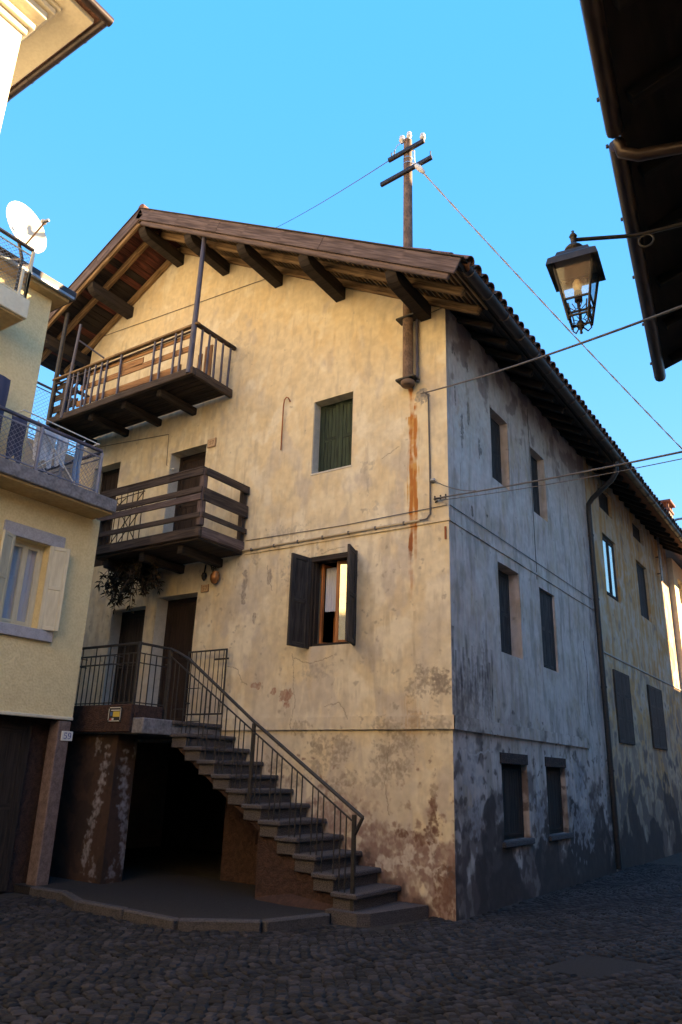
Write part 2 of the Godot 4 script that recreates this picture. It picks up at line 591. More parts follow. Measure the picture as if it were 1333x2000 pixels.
	M.glass.metallic_specular = 1.0
	M.mirror_glass = StandardMaterial3D.new()
	M.mirror_glass.albedo_color = Color(0.86, 0.86, 0.82, 0.55)
	M.mirror_glass.transparency = BaseMaterial3D.TRANSPARENCY_ALPHA
	M.mirror_glass.roughness = 0.015
	M.mirror_glass.metallic = 0.75
	M.lamp_inside = flat(lin(0.13, 0.11, 0.12), 0.6)
	M.bulb = flat(lin(0.70, 0.55, 0.28), 0.4)
	M.leaf = StandardMaterial3D.new()
	M.leaf.vertex_color_use_as_albedo = true
	M.leaf.roughness = 0.9
	M.stone_tint = grained(lin(0.55, 0.55, 0.55), lin(1.0, 1.0, 1.0), 35, 1, 1, 0.6, 256, 4.0, 0.8, 0.3)
	M.stone_tint.vertex_color_use_as_albedo = true
	M.sign_black = flat(lin(0.02, 0.02, 0.022), 0.5)
	M.sign_yellow = flat(lin(0.62, 0.46, 0.07), 0.6)
	M.sign_blue = flat(lin(0.05, 0.12, 0.30), 0.6)
	M.sign_red = flat(lin(0.40, 0.05, 0.03), 0.6)
	M.ink_blue = flat(lin(0.05, 0.06, 0.30), 0.6)
	M.ink_brown = flat(lin(0.20, 0.11, 0.06), 0.8)
	M.plate_clay = flat(lin(0.52, 0.37, 0.24), 0.8)
	M.copper = flat(lin(0.33, 0.15, 0.06), 0.4, 0.6)
	make_front_plaster()
	make_side_plaster()
	make_row_plaster()

func make_front_plaster():
	var c := Canvas.new(92.0, -9.0, 0.0, 0.0, 12.0, lin(0.70, 0.605, 0.435))
	var broad := c.bytes(0.006, 11, 4, 1, 1)
	var mid := c.bytes(0.016, 12, 5, 1, 1)
	var fine := c.bytes(0.07, 13, 4, 1, 1)
	var runs := c.bytes(0.040, 14, 5, 1, 4)
	var runs2 := c.bytes(0.09, 15, 4, 1, 5)
	var spots := c.bytes(0.05, 16, 5, 1, 1)
	# ochre coat left in broad areas, pale lime and grey cement repairs elsewhere
	c.layer(broad, 115, 195, lin(0.69, 0.565, 0.36), 0.7)
	c.layer(mid, 130, 205, lin(0.73, 0.66, 0.50), 0.7, 0.05)
	c.layer(mid, 110, 50, lin(0.56, 0.48, 0.34), 0.55, -0.03)
	var cloud := c.bytes(0.011, 17, 6, 1, 1)
	var cloud2 := c.bytes(0.014, 18, 6, 1, 1.6)
	var cloud3 := c.bytes(0.022, 19, 5, 1, 2.2)
	c.layer(cloud, 128, 172, lin(0.76, 0.70, 0.57), 0.75, 0.06, func(v): return 14.0 if v < 5.3 else -26.0)
	c.layer(cloud2, 138, 185, lin(0.50, 0.45, 0.41), 0.65, -0.04, func(v): return 34.0 - 9.0 * v)
	c.layer(cloud3, 140, 205, lin(0.64, 0.51, 0.31), 0.45, 0.0, func(v): return 8.0 if v > 2.0 else -10.0)
	# grey weathered lower storeys: more of it shows the lower the wall
	c.layer(broad, 130, 215, lin(0.59, 0.54, 0.46), 0.75, 0.03, func(v): return 46.0 - 12.0 * v)
	c.layer(runs, 150, 215, lin(0.47, 0.41, 0.33), 0.5, 0.0, func(v): return 18.0 - 4.0 * v)
	c.layer(runs2, 165, 235, lin(0.43, 0.37, 0.29), 0.35, 0.0)
	c.layer(runs, 85, 40, lin(0.76, 0.69, 0.54), 0.4)
	# tan smears of the gable
	c.layer(mid, 140, 225, lin(0.55, 0.44, 0.29), 0.35, 0.0, func(v): return -60.0 + 18.0 * maxf(0.0, v - 5.5))
	# soot specks and small losses
	c.layer(spots, 198, 232, lin(0.32, 0.28, 0.23), 0.6, -0.08, func(v): return 8.0 if v < 5.4 else -14.0)
	# damp: brown bloom and salts above the foot of the wall
	c.layer(mid, 130, 215, lin(0.33, 0.24, 0.21), 0.85, -0.05, func(v): return 105.0 - 92.0 * v)
	c.layer(spots, 150, 200, lin(0.24, 0.14, 0.11), 0.7, -0.12, func(v): return 70.0 - 58.0 * v)
	c.layer(runs, 150, 200, lin(0.56, 0.50, 0.46), 0.5, 0.05, func(v): return 40.0 - 40.0 * v)
	c.layer(mid, 140, 190, lin(0.10, 0.065, 0.06), 0.9, -0.1, func(v): return 110.0 - 210.0 * v)
	for b in [[-0.55, 0.55, 0.45, 0.35], [-1.0, 0.75, 0.5, 0.25], [-0.2, 0.35, 0.25, 0.45], [-1.7, 1.1, 0.5, 0.3]]:
		c.blob(b[0], b[1], b[2], b[3], lin(0.26, 0.17, 0.15), 0.75, 0.7, 2.6, 0.3)
	for b in [[-0.62, 0.62, 0.16, 0.12], [-0.33, 0.78, 0.10, 0.14], [-0.95, 0.52, 0.22, 0.10], [-0.25, 0.5, 0.14, 0.10]]:
		c.blob(b[0], b[1], b[2], b[3], lin(0.60, 0.55, 0.50), 0.9, 0.8, 4.0, 0.3, 0.1)
	for b in [[-0.28, 1.25, 0.06, 0.34], [-0.30, 0.92, 0.09, 0.13], [-0.12, 0.30, 0.17, 0.26], [-0.46, 0.86, 0.13, 0.08], [-0.75, 0.90, 0.10, 0.06]]:
		c.blob(b[0], b[1], b[2], b[3], lin(0.16, 0.085, 0.06), 0.9, 0.7, 6.0, 0.25, -0.2)
	# pale new plaster patches
	for b in [[-0.17, 2.98, 0.22, 0.22], [-1.1, 6.6, 0.35, 0.5], [-1.0, 1.6, 0.7, 0.6], [-3.2, 3.9, 0.55, 0.6], [-2.8, 3.3, 0.7, 0.35], [-2.0, 5.2, 0.8, 0.22]]:
		c.blob(b[0], b[1], b[2], b[3], lin(0.62, 0.55, 0.42), 0.55, 0.6, 1.8, 0.35, 0.05)
	# flaked patches down to grey render and brick-red undercoat
	for b in [[-3.72, 4.42, 0.055, 0.28], [-3.2, 4.55, 0.05, 0.14], [-3.45, 3.9, 0.03, 0.09]]:
		c.blob(b[0], b[1], b[2], b[3], lin(0.30, 0.26, 0.23), 0.9, 0.5, 5.0, 0.12, -0.3)
	for b in [[-3.30, 2.83, 0.11, 0.055], [-2.97, 2.74, 0.055, 0.05], [-2.74, 2.66, 0.13, 0.10], [-2.7, 2.60, 0.06, 0.12]]:
		c.blob(b[0], b[1], b[2], b[3], lin(0.34, 0.20, 0.15), 0.9, 0.5, 6.0, 0.12, -0.35)
	# grey stain clusters
	for b in [[-1.42, 6.06, 0.09, 0.10], [-1.28, 6.10, 0.06, 0.07], [-1.35, 5.75, 0.03, 0.14], [-1.2, 5.4, 0.05, 0.10], [-0.35, 5.12, 0.10, 0.10], [-2.55, 4.6, 0.4, 0.22], [-2.2, 3.0, 0.3, 0.12], [-2.9, 5.25, 0.4, 0.1], [-3.5, 4.95, 0.08, 0.16]]:
		c.blob(b[0], b[1], b[2], b[3], lin(0.33, 0.30, 0.27), 0.55, 0.9, 7.0, 0.5)
	for k in 26:
		var uu := -0.1 - 3.2 * absf(c.edge.get_noise_2d(k * 7.1, 3.0)) * 2.0
		c.blob(uu, 1.9 + 0.9 * c.edge.get_noise_2d(k * 3.3, 9.0), 0.16, 0.11, lin(0.29, 0.24, 0.19), 0.6, 0.9, 7.0, 0.4)
	for k in 14:
		c.blob(-0.05 - 0.5 * absf(c.edge.get_noise_2d(k * 5.1, 33.0)) * 2.0, 2.75 + 0.6 * c.edge.get_noise_2d(k * 9.3, 19.0), 0.07, 0.13, lin(0.27, 0.23, 0.19), 0.65, 0.9, 9.0, 0.4)
	# rust runs below the foot of the iron pole
	c.drip(-0.57, 6.75, 4.80, 0.10, lin(0.54, 0.30, 0.09), 2.2, 29.0)
	c.drip(-0.60, 7.24, 3.7, 0.045, lin(0.42, 0.16, 0.035), 2.4, 3.0)
	c.drip(-0.53, 6.95, 4.2, 0.036, lin(0.42, 0.16, 0.035), 2.4, 17.0)
	c.drip(-0.61, 5.2, 4.3, 0.03, lin(0.26, 0.09, 0.03), 2.0, 47.0)
	c.drip(-0.60, 2.6, 2.0, 0.16, lin(0.44, 0.27, 0.11), 0.7, 61.0)
	c.drip(-4.95, 7.0, 6.2, 0.05, lin(0.36, 0.28, 0.17), 0.6, 71.0)
	for k in 22:
		c.drip(-0.3 - 7.6 * fposmod(k * 0.6180339, 1.0), 10.5 - 7.0 * fposmod(k * 0.3819, 1.0), 7.6 - 6.5 * fposmod(k * 0.3819, 1.0), 0.03 + 0.05 * fposmod(k * 0.77, 1.0), lin(0.40, 0.32, 0.21), 0.45, k * 11.0)
	c.blob(-0.42, 7.04, 0.13, 0.12, lin(0.25, 0.24, 0.24), 0.95, 0.35, 5.0, 0.1, 0.2)
	c.blob(-4.4, 9.0, 0.3, 0.35, lin(0.34, 0.30, 0.26), 0.4, 0.8, 3.0, 0.6)
	# cracks
	for p in [[[-3.95, 3.15], [-3.72, 3.10], [-3.62, 2.9], [-3.5, 2.86]], [[-2.65, 3.3], [-2.62, 3.0], [-2.55, 2.6], [-2.6, 2.25], [-2.5, 2.1]], [[-1.9, 3.2], [-2.3, 3.12], [-2.62, 3.22]], [[-1.6, 2.3], [-1.75, 2.55], [-2.0, 2.5]], [[-0.95, 2.0], [-1.0, 1.5], [-0.93, 1.1]], [[-0.8, 6.3], [-1.1, 6.15]], [[-1.75, 4.85], [-2.2, 4.80]], [[-3.25, 4.75], [-3.2, 4.5], [-3.12, 4.3]]]:
		var q := []
		for e in p: q.append(Vector2(e[0], e[1]))
		c.crack(q, 0.01, lin(0.26, 0.22, 0.17), 0.55)
	c.mult(fine, 0.90, 1.10, 0.35)
	M.front = c.material(0.55)

func make_side_plaster():
	# u runs into the street (0 at the corner)
	var c := Canvas.new(80.0, 0.0, 7.0, 0.0, 8.7, lin(0.56, 0.47, 0.43))
	var broad := c.bytes(0.007, 41, 4, 1, 1)
	var mid := c.bytes(0.018, 42, 5, 1, 1)
	var fine := c.bytes(0.08, 43, 4, 1, 1)
	var runs := c.bytes(0.040, 44, 5, 1, 4.5)
	var runs2 := c.bytes(0.09, 45, 4, 1, 6)
	var cloud := c.bytes(0.014, 47, 6, 1, 1.3)
	var cloud2 := c.bytes(0.02, 48, 6, 1, 2.0)
	c.layer(cloud, 130, 180, lin(0.45, 0.37, 0.34), 0.7, -0.04)
	c.layer(cloud2, 145, 190, lin(0.62, 0.57, 0.54), 0.6, 0.04)
	c.layer(cloud2, 100, 60, lin(0.44, 0.33, 0.22), 0.5)
	var spots := c.bytes(0.05, 46, 5, 1, 1)
	c.layer(broad, 110, 170, lin(0.60, 0.53, 0.50), 0.7)
	c.layer(mid, 140, 200, lin(0.47, 0.40, 0.31), 0.5)
	c.layer(runs, 140, 200, lin(0.30, 0.26, 0.22), 0.6, 0.0, func(v): return 30.0 - 7.0 * v)
	c.layer(runs, 90, 45, lin(0.58, 0.54, 0.49), 0.5)
	c.layer(runs2, 165, 230, lin(0.30, 0.25, 0.23), 0.4)
	c.layer(runs2, 80, 40, lin(0.50, 0.40, 0.26), 0.35)
	c.layer(spots, 200, 235, lin(0.26, 0.22, 0.20), 0.6, -0.08)
	# damp foot of the wall: dark crust with salt patches
	c.layer(mid, 135, 190, lin(0.18, 0.14, 0.13), 0.9, -0.06, func(v): return 90.0 - 55.0 * v)
	c.layer(spots, 140, 185, lin(0.10, 0.07, 0.065), 0.8, -0.1, func(v): return 60.0 - 45.0 * v)
	c.layer(broad, 135, 155, lin(0.060, 0.045, 0.042), 0.92, -0.05, func(v): return 95.0 - 120.0 * v)
	for b in [[0.5, 1.7, 0.3, 0.25], [0.65, 1.15, 0.2, 0.35], [3.0, 1.1, 0.25, 0.3], [5.1, 1.0, 0.6, 0.5], [4.9, 1.6, 0.4, 0.3]]:
		c.blob(b[0], b[1], b[2], b[3], lin(0.42, 0.39, 0.40), 0.7, 0.9, 3.0, 0.3, 0.08)
	# soot above the lower band near the corner
	for b in [[0.15, 2.6, 0.2, 0.35], [0.45, 2.7, 0.12, 0.5], [0.75, 2.75, 0.18, 0.45], [1.2, 2.55, 0.16, 0.25], [0.25, 2.25, 0.3, 0.15], [1.05, 3.1, 0.1, 0.5]]:
		c.blob(b[0], b[1], b[2], b[3], lin(0.20, 0.16, 0.15), 0.55, 1.1, 9.0, 0.9)
	for k in 16:
		c.drip(0.05 + 0.085 * k, 3.5 - 0.5 * fposmod(k * 0.618, 1.0), 2.30, 0.05, lin(0.11, 0.085, 0.08), 0.85, k * 7.0 + 3.0)
	# lime-washed upper corner with holes where the coat has fallen
	for b in [[0.9, 6.9, 0.55, 0.8], [0.5, 6.3, 0.3, 0.8], [1.4, 7.3, 0.4, 0.4]]:
		c.blob(b[0], b[1], b[2], b[3], lin(0.58, 0.57, 0.55), 0.6, 0.7, 2.0, 0.3, 0.06)
	for b in [[0.28, 7.05, 0.035, 0.16], [0.75, 6.95, 0.05, 0.22], [0.5, 6.6, 0.05, 0.30], [1.15, 6.5, 0.06, 0.16], [0.25, 7.85, 0.06, 0.09], [0.75, 7.8, 0.06, 0.09]]:
		c.blob(b[0], b[1], b[2], b[3], lin(0.14, 0.12, 0.11), 0.9, 0.6, 6.0, 0.15, -0.4)
	for b in [[0.8, 5.35, 0.05, 0.09], [1.35, 5.45, 0.035, 0.035]]:
		c.blob(b[0], b[1], b[2], b[3], lin(0.05, 0.045, 0.04), 0.95, 0.3, 6.0, 0.15, -0.4)
	# mould under the eaves and beside the downpipe
	c.layer(mid, 140, 185, lin(0.22, 0.16, 0.17), 0.7, 0.0, func(v): return -300.0 if v < 7.3 else -30.0 + 60.0 * (v - 7.3))
	for k in 7:
		c.drip(6.5 + 0.08 * k, 6.5 - 0.4 * k, 2.4, 0.06, lin(0.20, 0.15, 0.16), 0.7, k * 9.0 + 5.0)
	for k in 18:
		c.drip(0.2 + 6.2 * fposmod(k * 0.6180339, 1.0), 7.9 - 3.2 * fposmod(k * 0.43, 1.0), 5.0 - 3.2 * fposmod(k * 0.43, 1.0), 0.03 + 0.05 * fposmod(k * 0.77, 1.0), lin(0.28, 0.23, 0.17), 0.5, k * 13.0)
	c.crack([Vector2(5.9, 4.2), Vector2(6.0, 3.6), Vector2(5.9, 3.1), Vector2(6.05, 2.6)], 0.02, lin(0.10, 0.08, 0.08), 0.8)
	c.crack([Vector2(0.3, 1.95), Vector2(0.7, 1.9), Vector2(1.2, 1.98)], 0.02, lin(0.5, 0.45, 0.42), 0.6)
	c.mult(fine, 0.88, 1.12, 0.35)
	M.side = c.material(0.6)

func make_pier_plaster():
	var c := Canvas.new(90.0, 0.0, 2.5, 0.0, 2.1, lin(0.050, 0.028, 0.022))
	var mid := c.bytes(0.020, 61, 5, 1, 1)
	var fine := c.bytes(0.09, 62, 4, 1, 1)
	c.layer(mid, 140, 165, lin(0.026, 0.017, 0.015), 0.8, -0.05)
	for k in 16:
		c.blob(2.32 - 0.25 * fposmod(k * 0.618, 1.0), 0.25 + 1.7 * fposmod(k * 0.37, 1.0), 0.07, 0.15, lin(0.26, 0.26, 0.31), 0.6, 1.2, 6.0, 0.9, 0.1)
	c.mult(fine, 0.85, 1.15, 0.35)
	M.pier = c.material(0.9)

func make_row_plaster():
	make_pier_plaster()
	var c := Canvas.new(56.0, 0.0, 8.4, 0.0, 9.0, lin(0.52, 0.40, 0.26))
	var broad := c.bytes(0.010, 51, 4, 1, 1)
	var mid := c.bytes(0.025, 52, 5, 1, 1)
	var fine := c.bytes(0.09, 53, 4, 1, 1)
	var runs := c.bytes(0.06, 54, 4, 1, 6)
	c.layer(broad, 110, 190, lin(0.52, 0.30, 0.10), 0.8)
	c.layer(runs, 130, 210, lin(0.50, 0.25, 0.07), 0.7, 0.0, func(v): return 20.0 if v > 4.2 else -25.0)
	c.layer(mid, 140, 205, lin(0.56, 0.50, 0.43), 0.7, 0.05)
	c.layer(mid, 95, 60, lin(0.24, 0.19, 0.17), 0.7, -0.05, func(v): return -25.0 if v < 4.2 else 15.0)
	c.layer(runs, 90, 50, lin(0.54, 0.45, 0.34), 0.6)
	c.layer(mid, 130, 200, lin(0.14, 0.10, 0.09), 0.9, -0.06, func(v): return 85.0 - 40.0 * v)
	c.layer(broad, 130, 155, lin(0.055, 0.040, 0.038), 0.9, -0.05, func(v): return 95.0 - 100.0 * v)
	for k in 14:
		c.drip(0.3 + 7.8 * fposmod(k * 0.6180339, 1.0), 7.4 - 1.5 * fposmod(k * 0.43, 1.0), 4.3, 0.06 + 0.08 * fposmod(k * 0.77, 1.0), lin(0.52, 0.27, 0.07), 0.8, k * 13.0)
	c.mult(fine, 0.88, 1.12, 0.35)
	M.row = c.material(0.9)

# ---------------------------------------------------------------- ground
func build_ground():
	var st := begin()
	face(st, [Vector3(-160, -0.016, -160), Vector3(160, -0.016, -160), Vector3(160, -0.016, 160), Vector3(-160, -0.016, 160)], Vector3.UP)
	var g := done(st, "ground", M.earth, self)
	g.set_meta("kind", "structure")
	# porphyry setts laid in segmental arcs
	var variants := []
	for k in 5: variants.append(sett_mesh())
	var spots := []
	var ang := 0.35
	var ca := cos(ang)
	var sa := sin(ang)
	var wd := 1.30
	var R := wd / sqrt(2.0)
	var pitch := 0.112
	for k in range(-9, 10):
		for j in range(-130, 130):
			var off := 0.5 * pitch * (absi(k) % 2)
			for q in 13:
				var th := -PI / 4 + (q + 0.5) * PI / 2 / 13.0 + rng.randf_range(-0.008, 0.008)
				var lx := k * wd + R * sin(th)
				var lz := j * pitch + off + R * cos(th) + rng.randf_range(-0.005, 0.005)
				var x := 0.6 + lx * ca - lz * sa
				var z := 1.5 + lx * sa + lz * ca
				if x < -5.1 or x > 4.9 or z < -9.0 or z > 6.6: continue
				if x < 0.08 and z < 0.06: continue
				if x < -4.85 and z > 1.9: continue
				if Geometry2D.is_point_in_polygon(Vector2(x, z), PackedVector2Array([Vector2(-6.0, 2.36), Vector2(-4.2, 2.36), Vector2(-3.6, 2.64), Vector2(-1.92, 2.68), Vector2(-1.2, 2.1), Vector2(-0.95, 1.25), Vector2(-0.30, 1.2), Vector2(-0.30, 0.0), Vector2(-6.0, 0.0)])): continue
				if Geometry2D.is_point_in_polygon(Vector2(x, z), PackedVector2Array([Vector2(1.60, 1.66), Vector2(1.76, 0.74), Vector2(2.46, 0.74), Vector2(2.14, 1.68)])): continue
				spots.append([x, z, -th - ang + rng.randf_range(-0.07, 0.07)])
	# the nearest ones in view are single pieces
	var eye := Vector2(0.2, 5.6)
	spots.sort_custom(func(a, b): return Vector2(a[0] - 0.9, a[1] - 4.6).length() < Vector2(b[0] - 0.9, b[1] - 4.6).length())
	var view := []
	var rest := []
	for s in spots:
		# the strip of ground at the bottom edge of the picture
		var edge_z: float = 3.05 - 0.86 * (s[0] - 1.47)
		if view.size() < 300 and s[1] < edge_z + 0.35 and s[1] > edge_z - 0.75 and s[0] > -1.2 and s[0] < 2.9: view.append(s)
		else: rest.append(s)
	var tints := []
	for k in 6:
		var v := 0.009 + 0.0014 * k * k
		var m: StandardMaterial3D = M.stone_tint.duplicate()
		m.vertex_color_use_as_albedo = false
		m.albedo_color = Color(v * 1.06, v * 0.93, v * 1.06).linear_to_srgb()
		tints.append(m)
	for s in view:
		var o := node_of(variants[rng.randi() % 5], "sett", tints[rng.randi() % 6], g)
		o.transform = sett_xf(s)
	for v in 5:
		var mine := []
		for i in rest.size():
			if i % 5 == v: mine.append(rest[i])
		var mm := MultiMesh.new()
		mm.transform_format = MultiMesh.TRANSFORM_3D
		mm.use_colors = true
		mm.mesh = variants[v]
		mm.instance_count = mine.size()
		for i in mine.size():
			mm.set_instance_transform(i, sett_xf(mine[i]))
			var tk := rng.randi() % 6
			var t := 0.009 + 0.0014 * tk * tk
			mm.set_instance_color(i, Color(t * 1.06, t * 0.93, t * 1.06))
		var mi := MultiMeshInstance3D.new()
		mi.name = "sett_paving"
		mi.multimesh = mm
		mi.material_override = M.stone_tint
		mi.set_meta("kind", "stuff")
		g.add_child(mi, true)
	# raised pavement round the foot of the stairs
	st = begin()
	prism(st, [Vector2(-6.0, 2.30), Vector2(-4.2, 2.30), Vector2(-3.6, 2.56), Vector2(-1.96, 2.60), Vector2(-1.28, 2.06), Vector2(-1.02, 1.20), Vector2(-1.02, 0.02), Vector2(-6.0, 0.02)], -0.1, 0.085)
	var pv := done(st, "pavement", M.asphalt, self)
	pv.set_meta("kind", "structure")
	var line := [Vector2(-4.88, 2.33), Vector2(-4.2, 2.33), Vector2(-3.6, 2.59), Vector2(-1.95, 2.63), Vector2(-1.25, 2.08), Vector2(-1.0, 1.22)]
	for i in line.size() - 1:
		var a: Vector2 = line[i]
		var b: Vector2 = line[i + 1]
		var n := maxi(1, int(round(a.distance_to(b) / 0.75)))
		for k in n:
			var p := a.lerp(b, (k + 0.012) / n)
			var q := a.lerp(b, (k + 0.988) / n)
			beam("kerb_stone", pv, Vector3(p.x, 0.02, p.y), Vector3(q.x, 0.02 + rng.randf_range(-0.006, 0.006), q.y), 0.17, 0.12, M.kerb, Vector3.UP, 0.018)
	# square asphalt patch let into the setts
	st = begin()
	face(st, [Vector3(1.60, -0.004, 1.66), Vector3(1.76, -0.004, 0.74), Vector3(2.46, -0.004, 0.74), Vector3(2.14, -0.004, 1.68)], Vector3.UP)
	var road := done(st, "asphalt_patch", M.asphalt, self)
	road.set_meta("kind", "structure")

func sett_xf(s: Array) -> Transform3D:
	var sc := rng.randf_range(0.90, 1.02)
	var b := Basis(Vector3.UP, s[2]) * Basis(Vector3.RIGHT, rng.randf_range(-0.05, 0.05)) * Basis(Vector3.BACK, rng.randf_range(-0.05, 0.05))
	return Transform3D(b.scaled(Vector3(sc, 1, sc)), Vector3(s[0], rng.randf_range(-0.006, 0.004), s[1]))

func sett_mesh() -> Mesh:
	var st := begin()
	st.set_color(Color.WHITE)
	var lo := []
	var up := []
	var h := 0.049
	for q in [[-1, -1], [1, -1], [1, 1], [-1, 1]]:
		var j := Vector2(rng.randf_range(-0.006, 0.004), rng.randf_range(-0.006, 0.004))
		lo.append(Vector3(q[0] * (h + j.x), -0.03, q[1] * (h + j.y)))
		up.append(Vector3(q[0] * (h - 0.014 + j.x), rng.randf_range(0.006, 0.012), q[1] * (h - 0.014 + j.y)))
	var md := []
	for i in 4: md.append(Vector3(lo[i].x, -0.004, lo[i].z))
	var top := Vector3(0, 0.015, 0)
	for i in 4:
		var n := (i + 1) % 4
		var o: Vector3 = (lo[i] + lo[n]) * 0.5
		face(st, [lo[i], lo[n], md[n], md[i]], Vector3(o.x, 0, o.z))
		face(st, [md[i], md[n], up[n], up[i]], Vector3(o.x, 0.05, o.z))
		face(st, [up[i], up[n], top], Vector3.UP)
	st.generate_normals()
	return st.commit()

# ---------------------------------------------------------------- the corner house
func roof_y(x: float) -> float:
	return RIDGE_Y - SLOPE * absf(x - RIDGE_X)

# framed and panelled leaf hung in the x-y plane of its own node; w along x from the hinge
func leaf(called: String, parent: Node, at: Transform3D, w: float, h: float, mat: Material, rows := 2, thick := 0.035, planks := 0) -> MeshInstance3D:
	var st := begin()
	var fw := minf(0.075, w * 0.2)
	cbox(st, at * Transform3D(Basis.IDENTITY, Vector3(w / 2, h / 2, 0)), Vector3(w - fw * 1.2, h - fw * 1.2, thick * 0.4), 0.0)
	for x in [fw / 2, w - fw / 2]:
		cbox(st, at * Transform3D(Basis.IDENTITY, Vector3(x, h / 2, 0)), Vector3(fw, h, thick), 0.005)
	for r in rows + 1:
		cbox(st, at * Transform3D(Basis.IDENTITY, Vector3(w / 2, fw / 2 + (h - fw) * r / rows, 0)), Vector3(w - 2.0 * fw - 0.002, fw, thick * 0.95), 0.005)
	if planks > 0:
		for k in planks:
			var x := fw + (w - 2 * fw) * (k + 0.5) / planks
			cbox(st, at * Transform3D(Basis.IDENTITY, Vector3(x, h / 2, thick * 0.18)), Vector3((w - 2 * fw) / planks - 0.008, h - fw * 1.6, thick * 0.4), 0.004)
	return done(st, called, mat, parent)

func yaw(p: Vector3, deg: float) -> Transform3D:
	return Transform3D(Basis(Vector3.UP, deg_to_rad(deg)), p)

func build_main_house():
	var H := thing("plaster_house", "old ochre plastered corner house with wooden balconies and overhanging gable roof", "house")
	var front_holes := [
		[-2.45, -1.67, 6.17, 7.47, 0.24], [-2.33, -1.56, 3.37, 4.72, 0.30],
		[-5.82, -4.89, 5.26, 7.27, 0.32], [-8.1, -7.27, 5.26, 7.42, 0.30],
		[-6.80, -3.75, -0.04, 2.0, 0.45],
		[-5.76, -4.77, 2.30, 4.46, 0.34], [-6.92, -6.02, 2.30, 4.34, 0.30]]
	var st := begin()
	wall(st, Vector3.ZERO, Vector3.RIGHT, Vector3.UP, Vector3.BACK, [-8.8, 0.0, -0.05, 8.5], front_holes, [-9.0, 0.0, 0.0, 12.0])
	# gable above the eaves
	var rows := 9
	for r in rows:
		var y0 := 8.5 + (12.02 - 8.5) * r / rows
		var y1 := 8.5 + (12.02 - 8.5) * (r + 1) / rows
		for k in 12:
			var p := []
			var uv := []
			for q in [[k, y0], [k, y1], [k + 1, y1], [k + 1, y0]]:
				var xr := minf(0.0, RIDGE_X + (RIDGE_Y - 0.24 - q[1]) / SLOPE)
				var xl := maxf(-8.8, RIDGE_X - (RIDGE_Y - 0.24 - q[1]) / SLOPE)
				var x: float = lerpf(xl, xr, q[0] / 12.0)
				p.append(Vector3(x, q[1], 0))
				uv.append(Vector2((x + 9.0) / 9.0, 1.0 - q[1] / 12.0))
			face(st, p, Vector3.BACK, uv)
	done(st, "front_wall", M.front, H)
	var side_holes := [
		[1.62, 2.37, 6.20, 7.47, 0.20], [3.48, 4.22, 6.18, 7.47, 0.20],
		[1.70, 2.58, 3.40, 4.81, 0.24], [3.52, 4.30, 3.40, 4.79, 0.10],
		[1.54, 2.53, 0.78, 1.80, 0.14], [3.36, 4.31, 0.78, 1.80, 0.14]]
	st = begin()
	wall(st, Vector3.ZERO, Vector3.FORWARD, Vector3.UP, Vector3.RIGHT, [0.0, 6.9, -0.05, 8.5], side_holes, [0.0, 7.0, 0.0, 8.7])
	done(st, "side_wall", M.side, H)
	st = begin()
	face(st, [Vector3(-8.8, -0.05, 0), Vector3(-8.8, -0.05, -6.9), Vector3(-8.8, 10.5, -6.9), Vector3(-8.8, 10.5, 0)], Vector3.LEFT)
	face(st, [Vector3(-8.8, -0.05, -6.9), Vector3(0, -0.05, -6.9), Vector3(0, 8.5, -6.9), Vector3(RIDGE_X, 11.9, -6.9), Vector3(-8.8, 10.5, -6.9)], Vector3.FORWARD)
	done(st, "rear_wall", M.dull, H)
	st = begin()
	for y in [2.28, 5.22, 8.2]:
		face(st, [Vector3(-8.79, y, -0.45), Vector3(-0.45, y, -0.45), Vector3(-0.45, y, -6.88), Vector3(-8.79, y, -6.88)], Vector3.UP)
	face(st, [Vector3(-3.6, 2.3, -0.4), Vector3(-3.6, 2.3, -4), Vector3(-3.6, 8.4, -4), Vector3(-3.6, 8.4, -0.4)], Vector3.RIGHT)
	face(st, [Vector3(-8.7, 0, -3.5), Vector3(-0.5, 0, -3.5), Vector3(-0.5, 8.4, -3.5), Vector3(-8.7, 8.4, -3.5)], Vector3.BACK)
	done(st, "inner_floors", M.interior, H)
	# bands
	band(H, "base_band", Vector3(-3.95, 2.175, 0.003), Vector3(0.038, 2.35, 0.040), M.front)
	band(H, "base_band", Vector3(0.003, 2.175, -5.69), Vector3(0.0375, 2.349, 0.0), M.side)
	band(H, "string_course", Vector3(-3.75, 4.985, 0.003), Vector3(0.018, 5.02, 0.020), M.front)
	band(H, "string_course", Vector3(0.003, 4.985, -6.85), Vector3(0.0175, 5.019, 0.0), M.side)
	rod("iron_tie", H, [Vector3(-0.05, 4.9, 0.012), Vector3(-0.05, 4.72, 0.012)], 0.016, M.rust, 6)
	block("window_lintel", H, Vector3(-0.01, 1.80, -2.56), Vector3(0.012, 1.95, -1.50), M.plaster_brown, 0.004)
	block("window_lintel", H, Vector3(-0.01, 1.80, -4.34), Vector3(0.012, 1.95, -3.33), M.plaster_brown, 0.004)
	block("window_sill", H, Vector3(-0.02, 0.70, -2.60), Vector3(0.05, 0.78, -1.48), M.stone, 0.01)
	block("window_sill", H, Vector3(-0.02, 0.70, -4.38), Vector3(0.05, 0.78, -3.30), M.stone, 0.01)
	# closed window of the upper floor (green shutters in the reveal)
	var w := node_of(frame_mesh(0.78, 1.30, 0.05, 0.05), "window", M.shutter_green, H)
	w.position = Vector3(-2.45, 6.17, -0.24)
	leaf("shutter", w, yaw(Vector3(0.03, 0.02, 0.03), 0), 0.36, 1.26, M.shutter_green, 2, 0.04, 3)
	leaf("shutter", w, yaw(Vector3(0.39, 0.02, 0.03), 0), 0.36, 1.26, M.shutter_green, 2, 0.04, 3)
